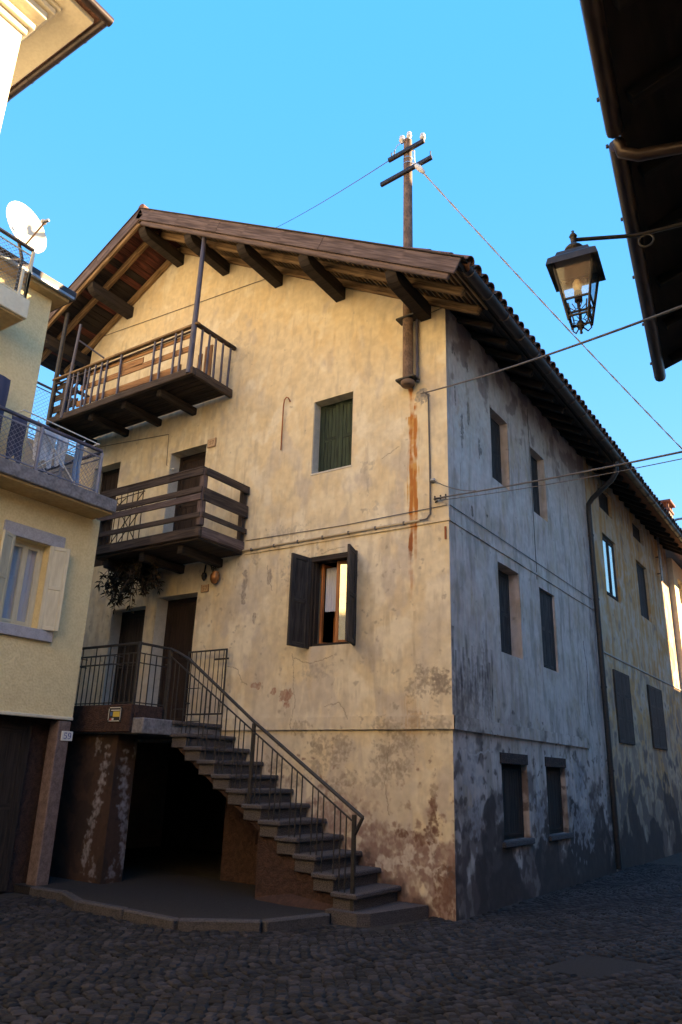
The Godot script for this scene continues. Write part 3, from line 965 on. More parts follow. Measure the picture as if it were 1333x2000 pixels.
	block("sill", H, Vector3(-2.46, 6.14, -0.24), Vector3(-1.66, 6.172, 0.012), M.reveal, 0.005)
	build_open_window(H)
	# street-side windows
	for q in [[-1.62, 0.75, 6.20, 1.27, 0.19], [-3.48, 0.74, 6.18, 1.29, 0.19], [-1.70, 0.88, 3.40, 1.41, 0.23], [-3.52, 0.78, 3.40, 1.39, 0.09]]:
		var sw := node_of(frame_mesh(q[1], q[3], 0.05, 0.05), "window", M.shutter_dark, H)
		sw.transform = Transform3D(Basis(Vector3.UP, PI / 2), Vector3(-q[4], q[2], q[0]))
		for k in 2:
			leaf("shutter", sw, yaw(Vector3(0.03 + k * (q[1] - 0.06) / 2, 0.02, 0.03), 0), (q[1] - 0.06) / 2 - 0.004, q[3] - 0.04, M.shutter_dark, 2, 0.04, 2)
	for q in [[-1.54, 0.99], [-3.36, 0.95]]:
		var gw := node_of(frame_mesh(q[1], 1.02, 0.06, 0.05), "window", M.wood_black, H)
		gw.transform = Transform3D(Basis(Vector3.UP, PI / 2), Vector3(-0.14, 0.78, q[0]))
		leaf("shutter", gw, yaw(Vector3(0.04, 0.02, 0.03), 0), q[1] - 0.08, 0.98, M.wood_black, 1, 0.04, 4)
	# doors: [x0, y0, width, height, depth, material]
	for q in [[-5.82, 5.26, 0.93, 2.01, 0.30, M.door_dark], [-8.1, 5.26, 0.83, 2.16, 0.28, M.door_dark], [-5.76, 2.30, 0.99, 2.16, 0.32, M.door_dark], [-6.92, 2.30, 0.90, 2.04, 0.28, M.wood_black]]:
		var d := node_of(frame_mesh(q[2], q[3], 0.07, 0.06), "door", q[5], H)
		d.position = Vector3(q[0], q[1], -q[4])
		leaf("door_leaf", d, yaw(Vector3(0.06, 0.02, 0.02), 0), q[2] - 0.12, q[3] - 0.08, q[5], 2, 0.05, 4)
		var hs := begin()
		tube(hs, [Vector3(0.14, 1.0, 0.05), Vector3(0.14, 1.0, 0.09), Vector3(0.24, 1.0, 0.09)], 0.009, 6)
		done(hs, "door_handle", M.iron, d)
	# white reveals of the doors on the landing and the balcony
	for q in [[-5.82, 5.28, 7.27, 0.24], [-5.76, 2.32, 4.46, 0.26], [-6.92, 2.32, 4.34, 0.22], [-8.1, 5.28, 7.42, 0.22]]:
		block("door_reveal", H, Vector3(q[0] + 0.001, q[1], -q[3]), Vector3(q[0] + 0.010, q[2] - 0.01, -0.012), M.reveal, 0.0)
	block("window_reveal", H, Vector3(-2.449, 6.175, -0.17), Vector3(-2.440, 7.46, -0.012), M.reveal, 0.0)
	build_upper_balcony(H)
	build_lower_balcony(H)
	build_roof(H)
	# downpipe at the party line
	var dp := rod("downpipe", H, [Vector3(0.84, 8.02, -6.35), Vector3(0.82, 7.80, -6.37), Vector3(0.70, 7.66, -6.42), Vector3(0.22, 7.40, -6.62), Vector3(0.11, 7.30, -6.68), Vector3(0.09, 7.12, -6.72), Vector3(0.09, 0.05, -6.80)], 0.055, M.iron, 10)
	for y in [6.6, 5.2, 3.4, 1.8]:
		var cl := begin()
		lathe(cl, Vector3(0.09, y, -6.73 - (7.12 - y) * 0.011), [Vector2(0.062, -0.02), Vector2(0.064, 0.02)], 10)
		done(cl, "pipe_clamp", M.iron, dp)

func band(H: Node, called: String, lo: Vector3, hi: Vector3, mat: Material):
	# a moulding in the same plaster as its wall
	var st := begin()
	var along_z: bool = mat == M.side
	var n := 14
	for i in n:
		for e in 3:
			var p := []
			var uv := []
			for q in [[i, 0], [i, 1], [i + 1, 1], [i + 1, 0]]:
				var f: float = float(q[0]) / n
				var wob := 0.006 * wobble.get_noise_2d(f * 900.0, lo.y * 200.0)
				var y: float = [lo.y, hi.y][q[1]] + (wob if e != 0 else wob)
				var dpt := 1.0
				if e == 1:
					y = hi.y + wob
					dpt = float(q[1])
				elif e == 2:
					y = lo.y + wob
					dpt = float(q[1])
				if along_z:
					var z := lerpf(hi.z, lo.z, f)
					p.append(Vector3(lerpf(lo.x - 0.02, hi.x, dpt), y, z))
					uv.append(Vector2(-z / 7.0, 1.0 - y / 8.7))
				else:
					var x := lerpf(lo.x, hi.x, f)
					p.append(Vector3(x, y, lerpf(lo.z - 0.02, hi.z, dpt)))
					uv.append(Vector2(minf(x + 9.0, 8.99) / 9.0, 1.0 - y / 12.0))
			face(st, p, [Vector3.RIGHT if along_z else Vector3.BACK, Vector3.UP, Vector3.DOWN][e], uv)
	done(st, called, mat, H)

# plain rectangular frame, lower left corner at the origin, facing +z
func frame_mesh(w: float, h: float, fw: float, th: float) -> Mesh:
	var st := begin()
	for x in [fw / 2, w - fw / 2]:
		cbox(st, Transform3D(Basis.IDENTITY, Vector3(x, h / 2, th / 2)), Vector3(fw, h, th), 0.005)
	for y in [fw / 2, h - fw / 2]:
		cbox(st, Transform3D(Basis.IDENTITY, Vector3(w / 2, y, th / 2)), Vector3(w - 2 * fw, fw, th - 0.002), 0.005)
	st.generate_normals()
	return st.commit()

func build_open_window(H: Node):
	# dark frame with two shutters thrown open; one casement stands ajar, the other mirrors the sunlit house opposite
	var w := node_of(frame_mesh(0.77, 1.35, 0.045, 0.10), "window", M.wood_black, H, "open window with black shutters and a lace curtain")
	w.position = Vector3(-2.33, 3.37, -0.14)
	# outer casing proud of the plaster
	var st := begin()
	box_at(st, Vector3(-0.05, 1.30, 0.10), Vector3(0.82, 1.385, 0.165), 0.006)
	box_at(st, Vector3(-0.05, -0.035, 0.10), Vector3(-0.005, 1.298, 0.163), 0.006)
	box_at(st, Vector3(0.775, -0.035, 0.10), Vector3(0.82, 1.298, 0.163), 0.006)
	box_at(st, Vector3(0.001, 0.0, 0.10), Vector3(0.022, 1.349, 0.158), 0.003)
	box_at(st, Vector3(0.748, 0.0, 0.10), Vector3(0.769, 1.349, 0.158), 0.003)
	box_at(st, Vector3(0.024, 1.31, 0.10), Vector3(0.746, 1.348, 0.157), 0.003)
	done(st, "casing", M.wood_black, w)
	leaf("shutter", w, Transform3D(Basis(Vector3.UP, deg_to_rad(-100.0)), Vector3(-0.03, -0.03, 0.16)), 0.40, 1.40, M.shutter_dark, 2, 0.04, 0)
	leaf("shutter", w, Transform3D(Basis(Vector3.UP, deg_to_rad(-72.0)), Vector3(0.80, -0.03, 0.16)), 0.40, 1.40, M.shutter_dark, 2, 0.04, 0)
	# right casement, nearly closed, and the left one opened into the room
	var c := node_of(frame_mesh(0.36, 1.26, 0.05, 0.04), "casement", M.wood_orange, w)
	c.transform = Transform3D(Basis(Vector3.UP, deg_to_rad(16.0)), Vector3(0.365, 0.045, 0.0))
	var gp := begin()
	box_at(gp, Vector3(0.05, 0.05, 0.017), Vector3(0.31, 1.21, 0.021), 0.0)
	var pane := done(gp, "pane", M.mirror_glass, w)
	pane.transform = c.transform
	var c2 := node_of(frame_mesh(0.34, 1.26, 0.05, 0.04), "casement", M.wood_orange, w)
	c2.transform = Transform3D(Basis(Vector3.UP, deg_to_rad(78.0)), Vector3(0.05, 0.045, -0.02))
	# short lace curtain, gathered in soft folds
	st = begin()
	st.set_smooth_group(0)
	var n := 40
	for i in n:
		for j in 6:
			var p := []
			for q in [[i, j], [i, j + 1], [i + 1, j + 1], [i + 1, j]]:
				var f: float = float(q[0]) / n
				var g: float = float(q[1]) / 6.0
				var hem := 0.012 * absf(sin(f * 22.0)) if q[1] == 0 else 0.0
				p.append(Vector3(0.09 + 0.33 * f, 0.55 + hem + 0.70 * g, -0.10 + 0.014 * sin(f * 46.0) * (1.2 - 0.6 * g)))
			face(st, p, Vector3.BACK)
	done(st, "lace_curtain", M.curtain, w)

func build_upper_balcony(H: Node):
	var st := begin()
	box_at(st, Vector3(-8.42, 8.07, 0.98), Vector3(-4.33, 8.21, 1.06), 0.01)
	box_at(st, Vector3(-4.40, 8.06, 0.02), Vector3(-4.325, 8.22, 0.978), 0.01)
	box_at(st, Vector3(-8.43, 8.06, 0.02), Vector3(-8.35, 8.22, 0.978), 0.01)
	var B := done(st, "balcony", M.wood_dark, H, "upper wooden balcony under the gable with thin dark balusters")
	for k in 7:
		var z := 0.05 + k * 0.134
		beam("floor_board", B, Vector3(-8.34, 8.155 + rng.randf_range(-0.006, 0.006), z + 0.06), Vector3(-4.41, 8.155 + rng.randf_range(-0.006, 0.006), z + 0.06), 0.035, 0.126, M.wood_black, Vector3.UP, 0.004)
	for x in [-8.2, -7.2, -6.25, -5.3]:
		beam("bracket_beam", B, Vector3(x, 8.02, -0.02), Vector3(x, 8.02, 0.92), 0.15, 0.13, M.wood_black, Vector3.UP, 0.02)
	beam("handrail", B, Vector3(-8.45, 9.10, 1.03), Vector3(-4.30, 9.07, 1.03), 0.055, 0.085, M.wood_tan, Vector3.UP, 0.012)
	rod("handrail", B, [Vector3(-4.36, 9.07, 1.02), Vector3(-4.36, 9.09, 0.03)], 0.045, M.wood_dark, 8)
	beam("handrail", B, Vector3(-8.40, 9.09, 1.02), Vector3(-8.40, 9.09, 0.03), 0.055, 0.08, M.wood_dark)
	beam("lower_rail", B, Vector3(-8.40, 8.985, 1.03), Vector3(-4.40, 8.965, 1.03), 0.03, 0.04, M.wood_dark)
	for x in [-7.96, -7.77, -7.63, -7.4, -7.27, -7.09, -6.9, -6.74, -6.34, -5.42, -5.23, -4.87, -4.71]:
		var lean := rng.randf_range(-0.02, 0.02)
		beam("baluster", B, Vector3(x + lean, 8.20, 1.035), Vector3(x, 9.07, 1.035), 0.035, 0.035, M.iron_blue, Vector3.BACK, 0.004)
	for z in [0.88, 0.70, 0.52, 0.33, 0.15]:
		beam("baluster", B, Vector3(-4.36, 8.21, z), Vector3(-4.36, 9.05, z + rng.randf_range(-0.015, 0.015)), 0.035, 0.035, M.iron_blue, Vector3.BACK, 0.004)
	# loose planks nailed behind the balusters
	for q in [[-7.45, -4.55, 8.93, 0.085], [-7.55, -4.50, 8.66, 0.12], [-6.38, -5.75, 8.78, 0.16], [-7.60, -4.70, 8.33, 0.13]]:
		beam("plank", B, Vector3(q[0], q[2] + 0.02, 0.985), Vector3(q[1], q[2] - 0.01, 0.985), q[3], 0.022, M.wood_board, Vector3.UP, 0.003)
	for q in [[-8.40, -7.62, 8.92, 0.10], [-8.40, -7.66, 8.68, 0.14], [-8.40, -7.60, 8.42, 0.16]]:
		beam("plank", B, Vector3(q[0], q[2], 0.975), Vector3(q[1], q[2], 0.975), q[3], 0.022, M.wood_dark, Vector3.UP, 0.003)
	beam("plank", B, Vector3(-8.3, 8.25, 0.95), Vector3(-7.7, 8.9, 0.95), 0.08, 0.02, M.wood_dark, Vector3.UP, 0.003)
	for q in [[-8.1, 8.55, 0.14], [-7.98, 8.5, 0.1]]:
		beam("plank", B, Vector3(q[0], 8.22, 0.965), Vector3(q[0], 9.0, 0.965), q[2], 0.02, M.wood_dark, Vector3.RIGHT, 0.003)
	block("plank", B, Vector3(-4.62, 8.22, 0.50), Vector3(-4.44, 8.95, 0.53), M.wood_board, 0.003)
	block("plank", B, Vector3(-4.75, 8.22, 0.55), Vector3(-4.64, 8.80, 0.57), M.wood_board, 0.003)
	# poles that hold up the roof
	rod("roof_post", B, [Vector3(-4.43, 8.10, 1.04), Vector3(-4.41, 9.4, 1.04), Vector3(-4.40, 10.97, 1.04)], [0.055, 0.048, 0.042], M.iron_blue, 10)
	rod("roof_post", B, [Vector3(-7.93, 8.10, 1.05), Vector3(-7.80, 10.22, 1.05)], [0.038, 0.026], M.iron_blue, 8)
	rod("roof_post", B, [Vector3(-8.40, 8.10, 1.02), Vector3(-8.38, 10.7, 1.02)], [0.05, 0.045], M.iron, 8)
	beam("roof_strut", B, Vector3(-7.80, 9.85, 1.03), Vector3(-7.55, 9.6, 0.55), 0.03, 0.03, M.iron_blue)

func build_lower_balcony(H: Node):
	var st := begin()
	box_at(st, Vector3(-6.28, 4.99, 0.02), Vector3(-3.80, 5.05, 1.04), 0.008)
	var B := done(st, "balcony", M.wood_black, H, "lower wooden balcony with broad horizontal rails")
	beam("edge_beam", B, Vector3(-6.32, 5.12, 1.05), Vector3(-3.76, 5.11, 1.05), 0.17, 0.07, M.wood_dark, Vector3.UP, 0.012)
	beam("edge_beam", B, Vector3(-3.80, 5.115, 1.012), Vector3(-3.80, 5.12, 0.01), 0.18, 0.07, M.wood_verge, Vector3.UP, 0.012)
	for k in 7:
		beam("floor_board", B, Vector3(-6.27, 5.085, 0.12 + 0.14 * k), Vector3(-3.84, 5.085, 0.12 + 0.14 * k), 0.03, 0.132, M.wood_dark, Vector3.UP, 0.004)
	for x in [-6.1, -5.2, -4.3]:
		beam("bracket_beam", B, Vector3(x, 4.91, -0.02), Vector3(x, 4.91, 0.95), 0.15, 0.12, M.wood_black, Vector3.UP, 0.015)
	beam("post", B, Vector3(-3.80, 5.205, 1.05), Vector3(-3.80, 6.16, 1.05), 0.10, 0.10, M.wood_verge, Vector3.BACK, 0.01)
	beam("post", B, Vector3(-3.82, 5.205, 0.07), Vector3(-3.82, 6.16, 0.07), 0.09, 0.10, M.wood_dark, Vector3.BACK, 0.01)
	beam("post", B, Vector3(-6.22, 5.205, 1.05), Vector3(-6.22, 6.14, 1.05), 0.10, 0.09, M.wood_dark, Vector3.BACK, 0.01)
	beam("post", B, Vector3(-6.10, 5.205, 1.0), Vector3(-6.10, 6.10, 1.0), 0.07, 0.05, M.wood_dark, Vector3.BACK, 0.008)
	for q in [[6.10, 0.115, M.wood_dark], [5.80, 0.10, M.wood_dark], [5.675, 0.11, M.wood_verge], [5.37, 0.085, M.wood_dark]]:
		beam("rail", B, Vector3(-6.25, q[0] + 0.015, 1.108), Vector3(-3.76, q[0], 1.108), q[1], 0.035, q[2], Vector3.UP, 0.006)
	beam("handrail", B, Vector3(-6.25, 6.185, 1.075), Vector3(-3.76, 6.175, 1.075), 0.03, 0.11, M.wood_dark, Vector3.UP, 0.006)
	beam("handrail", B, Vector3(-3.80, 6.175, 1.015), Vector3(-3.80, 6.18, 0.0), 0.03, 0.11, M.wood_dark, Vector3.UP, 0.006)
	for q in [[6.10, 0.11], [5.72, 0.22], [5.38, 0.085]]:
		beam("rail", B, Vector3(-3.735, q[0], 1.09), Vector3(-3.735, q[0], 0.03), q[1], 0.032, M.wood_dark, Vector3.UP, 0.006)
	# lattice of sticks for climbing plants
	for k in 6:
		var x := -6.02 + 0.14 * k
		rod("lattice_stick", B, [Vector3(x, 5.2, 0.95), Vector3(x + rng.randf_range(-0.02, 0.02), 6.12 + rng.randf_range(-0.02, 0.1), 0.95)], 0.009, M.wood_dark, 5)
	for q in [[-6.05, 5.22, -5.55, 5.75], [-5.85, 5.22, -5.35, 5.75], [-5.40, 5.22, -5.80, 5.72], [-6.0, 5.9, -5.75, 6.05], [-5.55, 5.85, -5.3, 6.1], [-6.0, 6.02, -5.8, 5.85], [-6.05, 6.06, -5.28, 6.09]]:
		rod("lattice_stick", B, [Vector3(q[0], q[1], 0.965), Vector3(q[2], q[3], 0.965)], 0.009, M.wood_dark, 5)

func slope_pt(x: float, down: float, z: float) -> Vector3:
	# point below the roof surface, measured square to the slope
	var s := signf(x - RIDGE_X)
	var n := Vector3(s * SLOPE, 1, 0).normalized()
	return Vector3(x, roof_y(x), z) - n * down

func build_roof(H: Node):
	var XR := 0.84
	var XL := -9.85
	var st := begin()
	# the deck under the tiles, right and left pitch
	for q in [[RIDGE_X, XR], [RIDGE_X, XL]]:
		var z0 := 1.17
		var z1 := -6.9
		var s := signf(q[1] - q[0])
		var a := slope_pt(q[0] + s * 0.001, 0.10, z0)
		var b := slope_pt(q[1], 0.10, z0)
		var a2 := slope_pt(q[0] + s * 0.001, 0.02, z0)
		var b2 := slope_pt(q[1] - s * 0.02, 0.03, z0)
		a.x = q[0]; a2.x = q[0]
		var dz := Vector3(0, 0, z1 - z0)
		face(st, [a, b, b + dz, a + dz], Vector3.DOWN)
		face(st, [a2, b2, b2 + dz, a2 + dz], Vector3.UP)
		face(st, [a, b, b2, a2], Vector3.BACK)
		face(st, [b, b2, b2 + dz, b + dz], Vector3(s, 0, 0))
		face(st, [a + dz, b + dz, b2 + dz, a2 + dz], Vector3.FORWARD)
	var R := done(st, "roof", M.wood_black, H, "tiled gable roof with deep wooden eaves")
	st = begin()
	for q in [[RIDGE_X, XR], [RIDGE_X, XL]]:
		var s := signf(q[1] - q[0])
		var a := Vector3(RIDGE_X, RIDGE_Y + 0.01, 1.05)
		var b := slope_pt(q[1] - s * 0.9, -0.02, 1.05)
		var dz := Vector3(0, 0, -7.95)
		face(st, [a, b, b + dz, a + dz], Vector3.UP)
	done(st, "tile_field", M.tile, R)
	# verge boards along the gable
	for q in [[RIDGE_X, XR, 1], [RIDGE_X, XL, -1]]:
		var up := Vector3(q[2] * SLOPE, 1, 0).normalized()
		var n := 3
		for k in n:
			var xa: float = lerpf(q[0], q[1], float(k) / n) + q[2] * (0.004 if k > 0 else 0.0)
			var xb: float = lerpf(q[0], q[1], float(k + 1) / n)
			beam("verge_board", R, slope_pt(xa + q[2] * 0.0001, 0.115, 1.195), slope_pt(xb, 0.115 + 0.003 * k, 1.195), 0.23, 0.035, M.wood_verge, up, 0.006)
		beam("barge_rafter", R, slope_pt(q[0] + q[2] * 0.05, 0.275, 1.15), slope_pt(q[1] - q[2] * 0.08, 0.275, 1.15), 0.085, 0.06, M.wood_verge if q[2] > 0 else M.wood_tan, up, 0.01)
		beam("verge_cap", R, slope_pt(q[0] + q[2] * 0.001, -0.012, 1.14), slope_pt(q[1] + q[2] * 0.03, -0.012, 1.14), 0.018, 0.18, M.wood_dark, up, 0.004)
		for z in ([0.60, 0.05] if q[2] > 0 else [0.72, 0.05]):
			beam("rafter", R, slope_pt(q[0] + q[2] * 0.1, 0.20, z), slope_pt(q[1] - q[2] * 0.14, 0.20, z), 0.13, 0.10, M.wood_tan, up, 0.02)
	for k in 12:
		beam("rafter", R, slope_pt(-0.5, 0.20, -0.45 - 0.55 * k), slope_pt(XR - 0.14, 0.20, -0.45 - 0.55 * k), 0.11, 0.09, M.wood_black, Vector3(SLOPE, 1, 0).normalized(), 0.012)
	# purlins with shaped heads
	for q in [[RIDGE_X, 11.88], [-4.80, 0], [-3.40, 0], [-1.98, 0], [-0.33, 0], [-7.62, 0], [-9.0, 0]]:
		var x: float = q[0]
		var y: float = roof_y(x) - 0.45
		if q[1] > 0.0: y = q[1] - 0.06
		purlin(R, x, y)
	# open laths on the street pitch
	var x := RIDGE_X + 0.16
	while x < XR - 0.05:
		beam("lath", R, slope_pt(x, 0.122, 1.13), slope_pt(x, 0.122, -0.02), 0.028, 0.032, M.wood_lath, Vector3(SLOPE, 1, 0).normalized(), 0.003)
		x += 0.098
	# close boarding on the far pitch
	x = RIDGE_X - 0.10
	var k := 0
	while x > XL + 0.08:
		beam("soffit_board", R, slope_pt(x, 0.118 + rng.randf_range(0, 0.006), 1.13), slope_pt(x, 0.118, -0.02), 0.022, 0.148, M.wood_red if (k < 7 or k % 5 == 3) else M.wood_black, Vector3(-SLOPE, 1, 0).normalized(), 0.003)
		x -= 0.137
		k += 1
	# boarding under the street eaves behind the gable
	for b in 6:
		var xx := 0.06 + b * 0.125
		beam("soffit_board", R, slope_pt(xx, 0.118, -0.04), slope_pt(xx, 0.118, -6.88), 0.022, 0.137, M.wood_black, Vector3(SLOPE, 1, 0).normalized(), 0.003)
	eave_tiles(R, 1.08, -6.85, XR)
	gutter(R, 1.12, -6.9, XR + 0.03)
	st = begin()
	tube(st, [Vector3(RIDGE_X, RIDGE_Y + 0.03, 1.2), Vector3(RIDGE_X, RIDGE_Y + 0.03, -6.9)], 0.09, 10)
	done(st, "ridge_tiles", M.tile, R)

func purlin(R: Node, x: float, y: float):
	# a squared log whose outer end is cut to a slant
	var st := begin()
	var w := 0.088 + rng.randf_range(-0.006, 0.008)
	var pr := [Vector2(-0.25, 0.12), Vector2(1.10, 0.12), Vector2(1.12, 0.09), Vector2(1.09, 0.0), Vector2(1.03, -0.07), Vector2(0.95, -0.10), Vector2(-0.25, -0.14)]
	for s in [-1.0, 1.0]:
		var pts := []
		for p in pr: pts.append(Vector3(x + s * w, y + p.y, p.x))
		face(st, pts, Vector3(s, 0, 0))
	for i in pr.size():
		var p: Vector2 = pr[i]
		var q: Vector2 = pr[(i + 1) % pr.size()]
		var nn := Vector2(q.y - p.y, -(q.x - p.x))
		face(st, [Vector3(x - w, y + p.y, p.x), Vector3(x + w, y + p.y, p.x), Vector3(x + w, y + q.y, q.x), Vector3(x - w, y + q.y, q.x)], Vector3(0, -nn.y, -nn.x), [Vector2(0, p.x), Vector2(0.2, p.x), Vector2(0.2, q.x), Vector2(0, q.x)])
	done(st, "purlin", M.wood_black, R)

var tile_meshes := []
func tile_mesh(i: int) -> Mesh:
	if tile_meshes.is_empty():
		for v in 4:
			var st := begin()
			st.set_smooth_group(0)
			var r0 := 0.108 + rng.randf_range(-0.004, 0.004)
			var r1 := 0.090
			var n := 8
			for k in n:
				var p := []
				for q in [[k, 0], [k, 1], [k + 1, 1], [k + 1, 0]]:
					var a: float = PI * q[0] / n
					var r: float = r0 if q[1] == 0 else r1
					p.append(Vector3(0.0 if q[1] == 0 else -0.45, sin(a) * r * 0.85, cos(a) * r))
				var m := Vector3(0, sin(PI * (k + 0.5) / n), cos(PI * (k + 0.5) / n))
				face(st, p, m)
				st.set_smooth_group(-1)
				var inner := []
				for e in p: inner.append(Vector3(e.x, e.y * 0.84, e.z * 0.84))
				face(st, [p[0], p[3], inner[3], inner[0]], Vector3.RIGHT)
				face(st, inner, -m)
				st.set_smooth_group(0)
			st.generate_normals()
			tile_meshes.append(st.commit())
	return tile_meshes[i % 4]

func eave_tiles(R: Node, z0: float, z1: float, xr: float):
	var up := Vector3(SLOPE, 1, 0).normalized()
	var dn := Vector3(1, -SLOPE, 0).normalized()
	var z := z0
	while z > z1:
		for row in 3:
			var o := node_of(tile_mesh(rng.randi()), "roof_tile", M.tile, R)
			var p := slope_pt(xr + 0.075, -0.012 - 0.004 * row, z + rng.randf_range(-0.008, 0.008)) - dn * (0.36 * row - rng.randf_range(-0.015, 0.02))
			o.transform = Transform3D(Basis(dn, up, Vector3.BACK) * Basis(Vector3.UP, rng.randf_range(-0.03, 0.03)), p)
		var u := node_of(tile_mesh(rng.randi()), "pan_tile", M.tile, R)
		u.transform = Transform3D(Basis(dn, -up, Vector3.FORWARD), slope_pt(xr + 0.055, -0.035, z - 0.116))
		z -= 0.232

func gutter(R: Node, z0: float, z1: float, x: float):
	# half-round channel on the eaves edge
	var st := begin()
	st.set_smooth_group(0)
	var y := roof_y(x) - 0.10
	var n := 10
	var segs := int((z0 - z1) / 0.8)
	for s in segs:
		var za := lerpf(z0, z1, float(s) / segs)
		var zb := lerpf(z0, z1, float(s + 1) / segs)
		for k in n:
			var p := []
			var q := []
			for e in [[k, za], [k, zb], [k + 1, zb], [k + 1, za]]:
				var a: float = PI + PI * e[0] / n
				var wob := 0.012 * wobble.get_noise_2d(e[1] * 90.0, 7.0)
				p.append(Vector3(x + cos(a) * 0.075, y + sin(a) * 0.075 + wob, e[1]))
				q.append(Vector3(x + cos(a) * 0.069, y + sin(a) * 0.069 + wob, e[1]))
			var m := Vector3(cos(PI + PI * (k + 0.5) / n), sin(PI + PI * (k + 0.5) / n), 0)
			face(st, p, m)
			face(st, q, -m)
	var g := done(st, "gutter", M.gutter_dark, R)
	var z := z0 - 0.1
	while z > z1:
		var b := begin()
		var pts := []
		for k in 9:
			var a := PI + PI * k / 8.0
			pts.append(Vector3(x + cos(a) * 0.08, y + sin(a) * 0.08, z))
		tube(b, pts, 0.010, 5)
		done(b, "gutter_bracket", M.gutter_brown, R)
		z -= 0.62

# ---------------------------------------------------------------- the houses up the street
func build_row_house():
	var H := thing("row_house", "terraced house with orange-stained plaster adjoining the corner house up the street", "house", Vector3.ZERO)
	var holes := [
		[1.05, 2.15, 7.66, 8.25, 0.13], [4.18, 5.33, 7.80, 8.30, 0.13],
		[1.07, 2.22, 5.57, 7.05, 0.11], [4.19, 5.40, 5.67, 7.18, 0.13],
		[0.95, 2.20, 2.38, 3.90, 0.06], [4.0, 5.45, 2.40, 3.90, 0.06]]
	var st := begin()
	wall(st, Vector3(0.002, 0, -6.9), Vector3.FORWARD, Vector3.UP, Vector3.RIGHT, [0.0, 8.3, -0.05, 8.62], holes, [0.0, 8.4, 0.0, 9.0])
	done(st, "street_wall", M.row, H)
	st = begin()
	face(st, [Vector3(-8.8, 0, -15.2), Vector3(0, 0, -15.2), Vector3(0, 8.6, -15.2), Vector3(RIDGE_X, 12.0, -15.2), Vector3(-8.8, 10.5, -15.2)], Vector3.FORWARD)
	face(st, [Vector3(-8.8, 0, -6.95), Vector3(-8.8, 0, -15.2), Vector3(-8.8, 10.5, -15.2), Vector3(-8.8, 10.5, -6.95)], Vector3.LEFT)
	done(st, "rear_wall", M.dull, H)
	st = begin()
	face(st, [Vector3(-0.9, 0.0, -7.0), Vector3(-0.9, 0.0, -15.1), Vector3(-0.9, 8.6, -15.1), Vector3(-0.9, 8.6, -7.0)], Vector3.RIGHT)
	done(st, "inner_wall", M.interior, H)
	st = begin()
	box_at(st, Vector3(-0.02, 4.17, -15.2), Vector3(0.022, 4.205, -6.98), 0.006)
	done(st, "string_course", M.dull, H)
	# [start, width, bottom, height, depth, kind]
	for q in [[1.05, 1.10, 7.66, 0.59, 0.12, 0], [4.18, 1.15, 7.80, 0.5, 0.12, 0], [1.07, 1.15, 5.57, 1.48, 0.10, 1], [4.19, 1.21, 5.67, 1.51, 0.12, 0], [0.95, 1.25, 2.38, 1.52, 0.05, 2], [4.0, 1.45, 2.40, 1.50, 0.05, 2]]:
		var w := node_of(frame_mesh(q[1], q[3], 0.06, 0.05), "window", M.shutter_dark, H)
		w.transform = Transform3D(Basis(Vector3.UP, PI / 2), Vector3(-q[4], q[2], -6.9 - q[0]))
		if q[5] == 0:
			leaf("shutter", w, yaw(Vector3(0.03, 0.02, 0.02), 0), q[1] - 0.06, q[3] - 0.04, M.shutter_dark, 1, 0.04, 3)
		elif q[5] == 1:
			for k in 2:
				var c := node_of(frame_mesh(0.50, 1.36, 0.06, 0.04), "casement", M.shutter_dark, w)
				c.position = Vector3(0.065 + 0.51 * k, 0.06, 0.03)
				var g := begin()
				box_at(g, Vector3(0.125 + 0.51 * k, 0.12, 0.045), Vector3(0.505 + 0.51 * k, 1.36, 0.05), 0.0)
				done(g, "pane", M.mirror_glass, w)
		else:
			for k in 2:
				leaf("shutter", w, yaw(Vector3(0.0 + k * q[1] / 2, 0.0, 0.075), 0), q[1] / 2 - 0.01, q[3], M.wood_dark, 3, 0.04, 3)
	# roof
	st = begin()
	var XR := 0.84
	for q in [[RIDGE_X, XR], [RIDGE_X, -9.85]]:
		var s := signf(q[1] - q[0])
		var a := slope_pt(q[0] + s * 0.001, 0.11, -6.92)
		var b := slope_pt(q[1], 0.11, -6.92)
		var a2 := slope_pt(q[0] + s * 0.001, 0.03, -6.92)
		var b2 := slope_pt(q[1], 0.03, -6.92)
		a.x = q[0]; a2.x = q[0]
		var dz := Vector3(0, 0, -8.3)
		face(st, [a, b, b + dz, a + dz], Vector3.DOWN)
		face(st, [a2, b2, b2 + dz, a2 + dz], Vector3.UP)
		face(st, [b, b2, b2 + dz, b + dz], Vector3(s, 0, 0))
		face(st, [a + dz, b + dz, b2 + dz, a2 + dz], Vector3.FORWARD)
		face(st, [a, b, b2, a2], Vector3.BACK)
	var R := done(st, "roof", M.tile, H)
	for k in 15:
		beam("rafter", R, slope_pt(-0.2, 0.19, -7.2 - 0.55 * k), slope_pt(XR - 0.12, 0.19, -7.2 - 0.55 * k), 0.11, 0.09, M.wood_black, Vector3(SLOPE, 1, 0).normalized(), 0.012)
	eave_tiles(R, -7.0, -15.1, XR)
	gutter(R, -6.95, -15.2, XR + 0.03)
	# chimney with a slab cap on little piers, standing on the roof beyond
	var C := thing("chimney", "brick chimney with vented slab cap on the far roof", "chimney", Vector3(-0.42, 8.9, -17.6))
	st = begin()
	box_at(st, Vector3(-0.32, -0.4, -0.32), Vector3(0.32, 1.55, 0.32), 0.02)
	done(st, "shaft", M.jamb, C)
	block("band", C, Vector3(-0.36, 1.55, -0.36), Vector3(0.36, 1.64, 0.36), M.tile, 0.01)
	for x in [-0.28, -0.09, 0.09, 0.28]:
		for z in [-0.28, 0.28]:
			block("pier", C, Vector3(x - 0.04, 1.64, z - 0.04), Vector3(x + 0.04, 1.84, z + 0.04), M.tile, 0.005)
